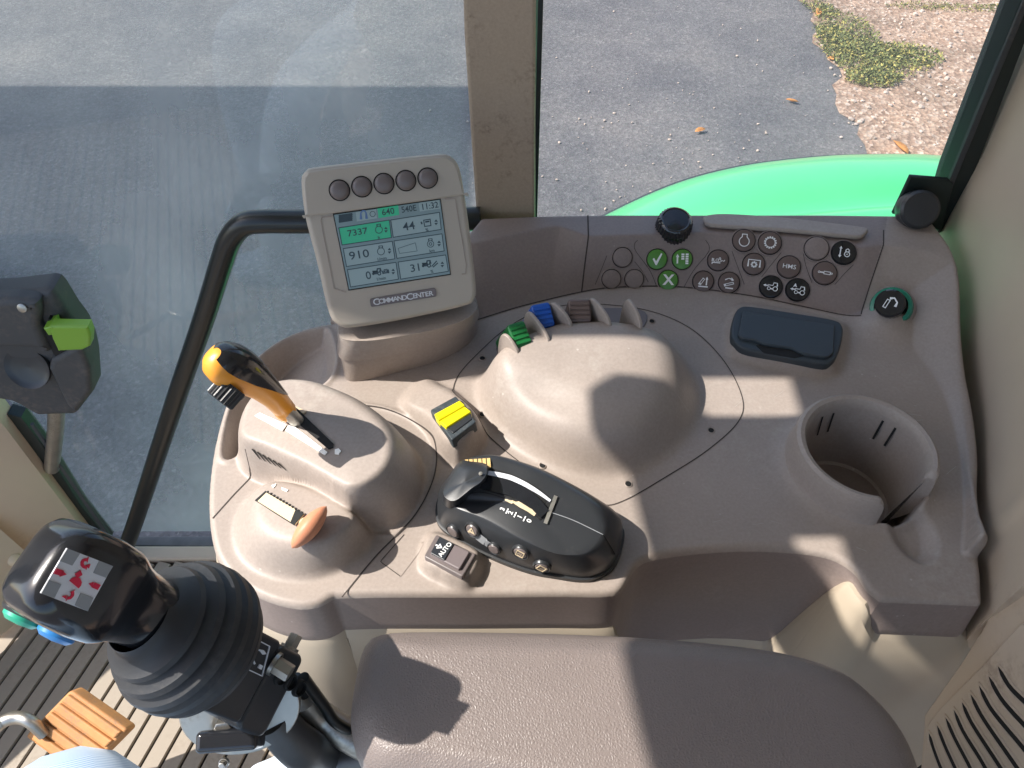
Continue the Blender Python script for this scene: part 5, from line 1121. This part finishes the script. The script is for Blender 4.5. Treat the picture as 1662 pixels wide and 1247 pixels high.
#PART6
# ================================================================== outside
GZ = -2.0
def ground_mat(name, kind):
    m = bpy.data.materials.new(name); m.use_nodes = True; N = m.node_tree.nodes; L = m.node_tree.links; b = N['Principled BSDF']; b.inputs['Roughness'].default_value = .9; b.inputs['Specular IOR Level'].default_value = .3
    tc = N.new('ShaderNodeTexCoord')
    def nz(sc, det=5, rough=.65):
        n = N.new('ShaderNodeTexNoise'); n.inputs['Scale'].default_value = sc; n.inputs['Detail'].default_value = det; n.inputs['Roughness'].default_value = rough; L.new(tc.outputs['Object'], n.inputs[0]); return n.outputs['Fac']
    def ramp(f, stops):
        r = N.new('ShaderNodeValToRGB'); L.new(f, r.inputs[0]); e = r.color_ramp.elements
        while len(e) < len(stops): e.new(.5)
        for a, (p, c) in zip(e, stops): a.position = p; a.color = (*c, 1)
        return r.outputs[0]
    def mix(fac, a, bb, mode='MIX'):
        x = N.new('ShaderNodeMix'); x.data_type = 'RGBA'; x.blend_type = mode
        if isinstance(fac, float): x.inputs['Factor'].default_value = fac
        else: L.new(fac, x.inputs['Factor'])
        for i, v in (('A', a), ('B', bb)):
            if isinstance(v, tuple): x.inputs[i].default_value = (*v, 1)
            else: L.new(v, x.inputs[i])
        return x.outputs['Result']
    vo = N.new('ShaderNodeTexVoronoi'); L.new(tc.outputs['Object'], vo.inputs['Vector'])
    if kind == 'asphalt':
        vo.inputs['Scale'].default_value = 75
        sp_ = ramp(vo.outputs['Color'], [(0, (.105, .10, .10)), (.45, (.128, .122, .124)), (.8, (.158, .15, .152)), (1, (.22, .21, .205))])
        big = ramp(nz(1.3, 6), [(.32, (.75, .76, .80)), (.5, (1, 1, 1)), (.68, (1.3, 1.26, 1.2))])
        fine = ramp(nz(28, 6, .75), [(.35, (.84, .84, .85)), (.65, (1.14, 1.13, 1.12))])
        c = mix(1.0, mix(1.0, sp_, big, 'MULTIPLY'), fine, 'MULTIPLY')
        v2 = N.new('ShaderNodeTexVoronoi'); v2.inputs['Scale'].default_value = 22; L.new(tc.outputs['Object'], v2.inputs['Vector'])
        sp2 = ramp(v2.outputs['Distance'], [(.09, (1, 1, 1)), (.14, (0, 0, 0))]); ms = mix(1.0, sp2, ramp(nz(5, 3), [(.5, (0, 0, 0)), (.62, (.55, .55, .55))]), 'MULTIPLY')
        c = mix(ms, c, (.34, .31, .28)); L.new(c, b.inputs['Base Color'])
    else:
        vo.inputs['Scale'].default_value = 38
        sp_ = ramp(vo.outputs['Color'], [(0, (.24, .155, .11)), (.4, (.35, .235, .17)), (.75, (.44, .32, .24)), (1, (.58, .47, .39))])
        big = ramp(nz(2.2, 6), [(.3, (.7, .7, .68)), (.5, (1, 1, 1)), (.7, (1.18, 1.15, 1.1))])
        fine = ramp(nz(30, 6, .75), [(.35, (.62, .6, .58)), (.65, (1.3, 1.3, 1.3))])
        c = mix(1.0, mix(1.0, sp_, big, 'MULTIPLY'), fine, 'MULTIPLY'); L.new(c, b.inputs['Base Color'])
    bp = N.new('ShaderNodeBump'); bp.inputs['Strength'].default_value = .7; bp.inputs['Distance'].default_value = .006 if kind == 'asphalt' else .012
    add = N.new('ShaderNodeMath'); L.new(vo.outputs['Distance'], add.inputs[0]); L.new(nz(60, 4), add.inputs[1]); L.new(add.outputs[0], bp.inputs['Height']); L.new(bp.outputs[0], b.inputs['Normal'])
    if kind == 'asphalt': bp.inputs['Strength'].default_value = .35
    return m
M['asphalt'] = ground_mat('worn asphalt', 'asphalt'); M['gravel'] = ground_mat('reddish gravel soil', 'gravel')
k = MB(); k.add([(-150, -150, GZ), (150, -150, GZ), (150, 150, GZ), (-150, 150, GZ)], [(0, 1, 2, 3)], 'asphalt'); tag(k.build('asphalt_ground', smooth=False), kind='structure')
g0, g1 = P(1300, -10, GZ), P(1402, 255, GZ); gd = (g0-g1).normalized()
edge = []
for i in range(-60, 140):
    p_ = g1+gd*(i*.12); s_ = Vector((gd.y, -gd.x, 0)); j = .035*math.sin(i*.9)+.03*math.sin(i*2.3+1)+random.uniform(-.02, .02); edge.append(p_+s_*j)
k = MB(); v = [(p_.x, p_.y, GZ+.004) for p_ in edge]+[(p_.x+60, p_.y, GZ+.004) for p_ in edge]; n = len(edge); k.add(v, [(i+1, i, n+i, n+i+1) for i in range(n-1)], 'gravel'); tag(k.build('gravel_ground', smooth=False), kind='structure')
# loose stones
def side(p_): return (p_-g1).dot(Vector((gd.y, -gd.x, 0)))
ICO = []
bm = bmesh.new(); bmesh.ops.create_icosphere(bm, subdivisions=1, radius=1); icv = [v.co.copy() for v in bm.verts]; icf = [tuple(x.index for x in f.verts) for f in bm.faces]; bm.free()
k = MB(); k2 = MB()
def stone(kk, x, y, r, m):
    a = random.uniform(0, 6.28); sx, sy, sz = r*random.uniform(.7, 1.3), r*random.uniform(.6, 1.1), r*random.uniform(.4, .8)
    T = Matrix.Translation((x, y, GZ+.004+sz*.35)) @ Matrix.Rotation(a, 4, 'Z') @ Matrix.Rotation(random.uniform(-.4, .4), 4, 'X')
    kk.add([(c.x*sx*random.uniform(.8, 1.15), c.y*sy*random.uniform(.8, 1.15), c.z*sz) for c in icv], icf, m, T)
cnt = 0
while cnt < 2600:
    x, y = random.uniform(1.2, 5.2), random.uniform(2.4, 7.6)
    if side(Vector((x, y, 0))) > .0: stone(k, x, y, random.choice([.006, .008, .011, .016])*random.uniform(.8, 1.4), 'stone'); cnt += 1
cnt = 0
while cnt < 260:
    x, y = random.gauss(1.2, .9), random.gauss(3.7, .8)
    if side(Vector((x, y, 0))) < 0: stone(k2, x, y, random.choice([.004, .005, .007, .010]), 'stone'); cnt += 1
tag(k.build('gravel_stones', smooth=False), kind='stuff'); tag(k2.build('loose_chippings', smooth=False), kind='stuff')
# weeds
def weeds(name, spots, n, label, hmax=.07, sz=.016, grp=None):
    k = MB()
    for _ in range(n):
        c, rx, ry = random.choice(spots); a = random.uniform(0, 2*PI); q = random.random()**.6; x = c.x+rx*q*math.cos(a); y = c.y+ry*q*math.sin(a); z = GZ+.006+random.random()*hmax*(1-q*.6)
        s_ = sz*random.uniform(.6, 1.5); T = Matrix.Translation((x, y, z)) @ Matrix.Rotation(random.uniform(0, 6.28), 4, 'Z') @ Matrix.Rotation(random.uniform(-1.1, 1.1), 4, 'X') @ Matrix.Rotation(random.uniform(-1.3, .3), 4, 'Y')
        k.add([(0, 0, 0), (s_*.5, s_*.3, .002), (s_*1.3, 0, 0), (s_*.5, -s_*.3, .002)], [(0, 1, 2, 3)], random.choice(['leaf', 'leaf', 'leafd', 'leafy']), T)
    o = k.build(name, smooth=False); return tag(o, label, 'weeds')
GP = lambda u, v: P(u, v, GZ)
weeds('weed_clump', [(GP(1372, 55), .22, .30), (GP(1395, 90), .25, .28), (GP(1430, 105), .32, .22), (GP(1462, 95), .28, .18), (GP(1355, 75), .12, .3), (GP(1415, 130), .18, .12)], 7500, 'yellow green weed clump growing at the asphalt edge on the gravel')
weeds('weed_tuft', [(GP(1325, 8), .12, .2), (GP(1340, 22), .10, .12)], 500, 'small weed tuft at the asphalt edge behind the larger clump', .04)
weeds('grass_strip', [(GP(1500, 12), .3, .06), (GP(1570, 16), .35, .06), (GP(1640, 14), .3, .06)], 900, 'thin dry weed streak across the gravel near the top right corner', .03, .012)
def fallen(u, v, s_, lab):
    p_ = GP(u, v); k = MB(); o = [(-.5, 0), (-.3, .16), (0, .24), (.3, .15), (.55, 0), (.3, -.16), (0, -.2), (-.3, -.14)]
    T = Matrix.Translation((p_.x, p_.y, GZ+.018)) @ Matrix.Rotation(random.uniform(0, 6), 4, 'Z') @ Matrix.Rotation(.25, 4, 'X'); vv = [(0, 0, -.006)]+[(x*s_, y*s_, .010*abs(y)*4*s_/.08) for x, y in o]
    k.add(vv, [(0, i+1, (i+1) % 8+1) for i in range(8)], 'leafo', T); o_ = k.build('fallen_leaf'); m_ = o_.modifiers.new('thickness', 'SOLIDIFY'); m_.thickness = .001; tag(o_, lab, 'leaf', 'fallen orange leaves')
fallen(1135, 216, .075, 'fallen orange leaf alone in the middle of the asphalt'); fallen(1285, 168, .08, 'pale fallen leaf on the asphalt near the gravel edge'); fallen(1460, 244, .15, 'fallen orange leaf on the gravel just beyond the green fender'); fallen(1328, 24, .12, 'fallen orange leaf beside the small weed tuft'); fallen(1350, 100, .07, 'fallen orange leaf at the near side of the weed clump')
# fender + wheel
FE = thing('rear_fender', 'bright green curved rear fender outside the side window', 'fender', (.55, .95, -.25))
tb_ = catmull([(-.09, -1.0), (-.07, -.70), (.0, -.50), (.09, -.395), (.183, -.327), (.282, -.272), (.38, -.24), (.48, -.224), (.58, -.217), (.735, -.222), (1.0, -.27), (1.25, -.42), (1.38, -.65), (1.42, -1.0)], False, 6)
cs_ = catmull([(.69, -.06), (.695, .0), (.72, .035), (.80, .05), (.88, .052), (.930, .050), (.960, .028), (.995, .022), (1.03, .030), (1.09, .022), (1.14, .004), (1.155, -.012), (1.157, -.045)], False, 4)
k = MB(); R = []
for i, (x, z) in enumerate(tb_):
    t = tb_[min(i+1, len(tb_)-1)]-tb_[max(i-1, 0)]; t = t/np.linalg.norm(t); nn = np.array([-t[1], t[0]]); nn = nn if nn[1] > 0 or nn[0] < 0 else -nn
    if t[0] > 0 and nn[1] < 0: nn = -nn
    R.append([(x+nn[0]*h, y, z+nn[1]*h) for y, h in cs_])
k.rings(R, 'fender', closed=False, cap1=False); fo_ = k.build('fender_panel', FE); m_ = fo_.modifiers.new('thickness', 'SOLIDIFY'); m_.thickness = .006
k = MB(); R = []
for i, (x, z) in enumerate(tb_): R.append([(x, 1.150, z-.006), (x, 1.172, z-.008), (x, 1.174, z-.03), (x, 1.15, z-.04)])
k.rings(R, 'black', closed=True, cap1=False); k.build('fender_edge', FE)
RWh = thing('tractor_wheel', 'large black rear tyre beneath the green fender', 'wheel', (.62, .95, -2))
T = Matrix.Translation((.64, .76, -1.28)) @ Matrix.Rotation(-PI/2, 4, 'X'); k = MB(); k.lathe([(.40, .06), (.62, .02), (.70, .06), (.715, .12), (.715, .26), (.70, .34), (.62, .38), (.40, .34)], 'tyre', T, 64); 
for i in range(22):
    for s_ in (0, 1):
        TT2 = T @ Matrix.Rotation(2*PI*(i+.5*s_)/22, 4, 'Z') @ Matrix.Translation((.715, 0, .12+.14*s_)) @ Matrix.Rotation(.6*(1 if s_ else -1), 4, 'X'); k.slab(rrect(.05, .035, .006), -.07, .07, 'tyre', TT2, r=.004, bot=True, rb=.004)
k.build('tyre', RWh); k = MB(); k.lathe([(.40, .08), (.38, .10), (.36, .2), (.12, .22), (.10, .27), (.0001, .27)], 'yellow', T, 48); k.build('rim', RWh)
# cab roof, added shade panels (out of frame above), rear wall
RO_ = thing('cab_roof', 'cab roof with headliner and added shade panels above the console, out of the picture', 'roof', (0, 0, .80))
k = MB(); k.slab(np.array([(-.494, -.95), (.95, -.95), (.95, .457), (-.494, .457)]), .80, .86, 'head', r=.01, bot=True, rb=.01); k.slab(np.array([(-1.7, .457), (.95, .457), (.95, .70), (-1.7, .70)]), .80, .858, 'head', r=.01, bot=True, rb=.01); k.build('headliner', RO_)  # side strip added, reaching forward to shade the far part of the console
k = MB(); k.slab(np.array([(-.575, .236), (-.575, .42), (-.606, .42), (-.630, .405), (-.640, .37), (-.630, .28), (-.614, .236)]), .80, .81, 'head', r=.002, bot=True, rb=.002); k.slab(np.array([(-.575, .237), (-.614, .237), (-.585, .165), (-.562, .05), (-.555, -.95), (-.570, -.95)][::1]) if False else np.array([(-.50, .237), (-.614, .237), (-.585, .165), (-.562, .05), (-.555, -.95), (-.50, -.95)]), .801, .809, 'head', r=.001, bot=True)  # unseen panels added, outline and gaps cut to shape sun patches on the console
k.slab(np.array([(-.577, -.95), (-.492, -.95), (-.492, .235), (-.577, .235)]), .802, .812, 'head', r=.001, bot=True); k.slab(np.array([(-.577, .300), (-.492, .300), (-.492, .415), (-.577, .415)]), .802, .812, 'head', r=.001, bot=True); k.slab(np.array([(-.577, .2345), (-.532, .2345), (-.532, .3005), (-.577, .3005)]), .803, .811, 'head', r=.001, bot=True); k.build('shade_panel', RO_)
k = MB(); k.slab(np.array([(.90, -.95), (.95, -.95), (.95, .70), (.90, .70)]), -.62, .80, 'head', r=.01); k.build('rear_bulkhead', RO_)
# shed added out of frame so that its shade lies over the asphalt
e0, e1 = P(0, 140, GZ), P(770, 140, GZ)
SHD = thing('shade_block', 'added unseen shed ahead of the tractor beyond the left of the picture', 'blocker', (-7, 3, GZ))
hs = 1.1*(e1.x-(-5.2)); k = MB(); k.slab(np.array([(-9, .95), (-5.2, .95), (-5.2, e0.y), (-9, e0.y)]), GZ, GZ+hs, 'blockw', r=.02); SW = k.build('shade_block_wall', SHD)
k = MB(); k.slab(np.array([(-9.1, .93), (-5.22, .93), (-5.22, e0.y-.02), (-9.1, e0.y-.02)]), GZ+hs, GZ+hs+.06, 'cast', r=.02); k.build('shade_block_roof', SHD)
k = MB(); k.slab(np.array([(-5.19, 1.6), (-5.15, 1.6), (-5.15, 3.6), (-5.19, 3.6)]), GZ, GZ+2.6, 'cast', r=.01); k.build('shade_block_door', SHD)
# ================================================================== light
W = bpy.data.worlds.new('World'); S.world = W; W.use_nodes = True; N = W.node_tree.nodes; sk = N.new('ShaderNodeTexSky'); sk.sky_type = 'NISHITA'; sk.sun_disc = False
sdir = Vector((1, 0, -1.1)).normalized(); el = math.asin(-sdir.z); sk.sun_elevation = el; sk.sun_rotation = math.radians(270); sk.air_density = 1.0; sk.dust_density = 1.5
W.node_tree.links.new(sk.outputs[0], N['Background'].inputs[0]); N['Background'].inputs[1].default_value = .15
l = bpy.data.lights.new('sun', 'SUN'); l.energy = 4.1; l.angle = math.radians(.5); l.color = (1, .95, .88); so = bpy.data.objects.new('sun', l); COL.objects.link(so); so.rotation_euler = sdir.to_track_quat('-Z', 'Y').to_euler(); so.location = (-5, 0, 6)
S.view_settings.view_transform = 'Standard'; S.view_settings.look = 'None'; S.view_settings.gamma = 1; S.view_settings.exposure = .98
S.cycles.max_bounces = 8; S.cycles.transparent_max_bounces = 12; S.cycles.diffuse_bounces = 4
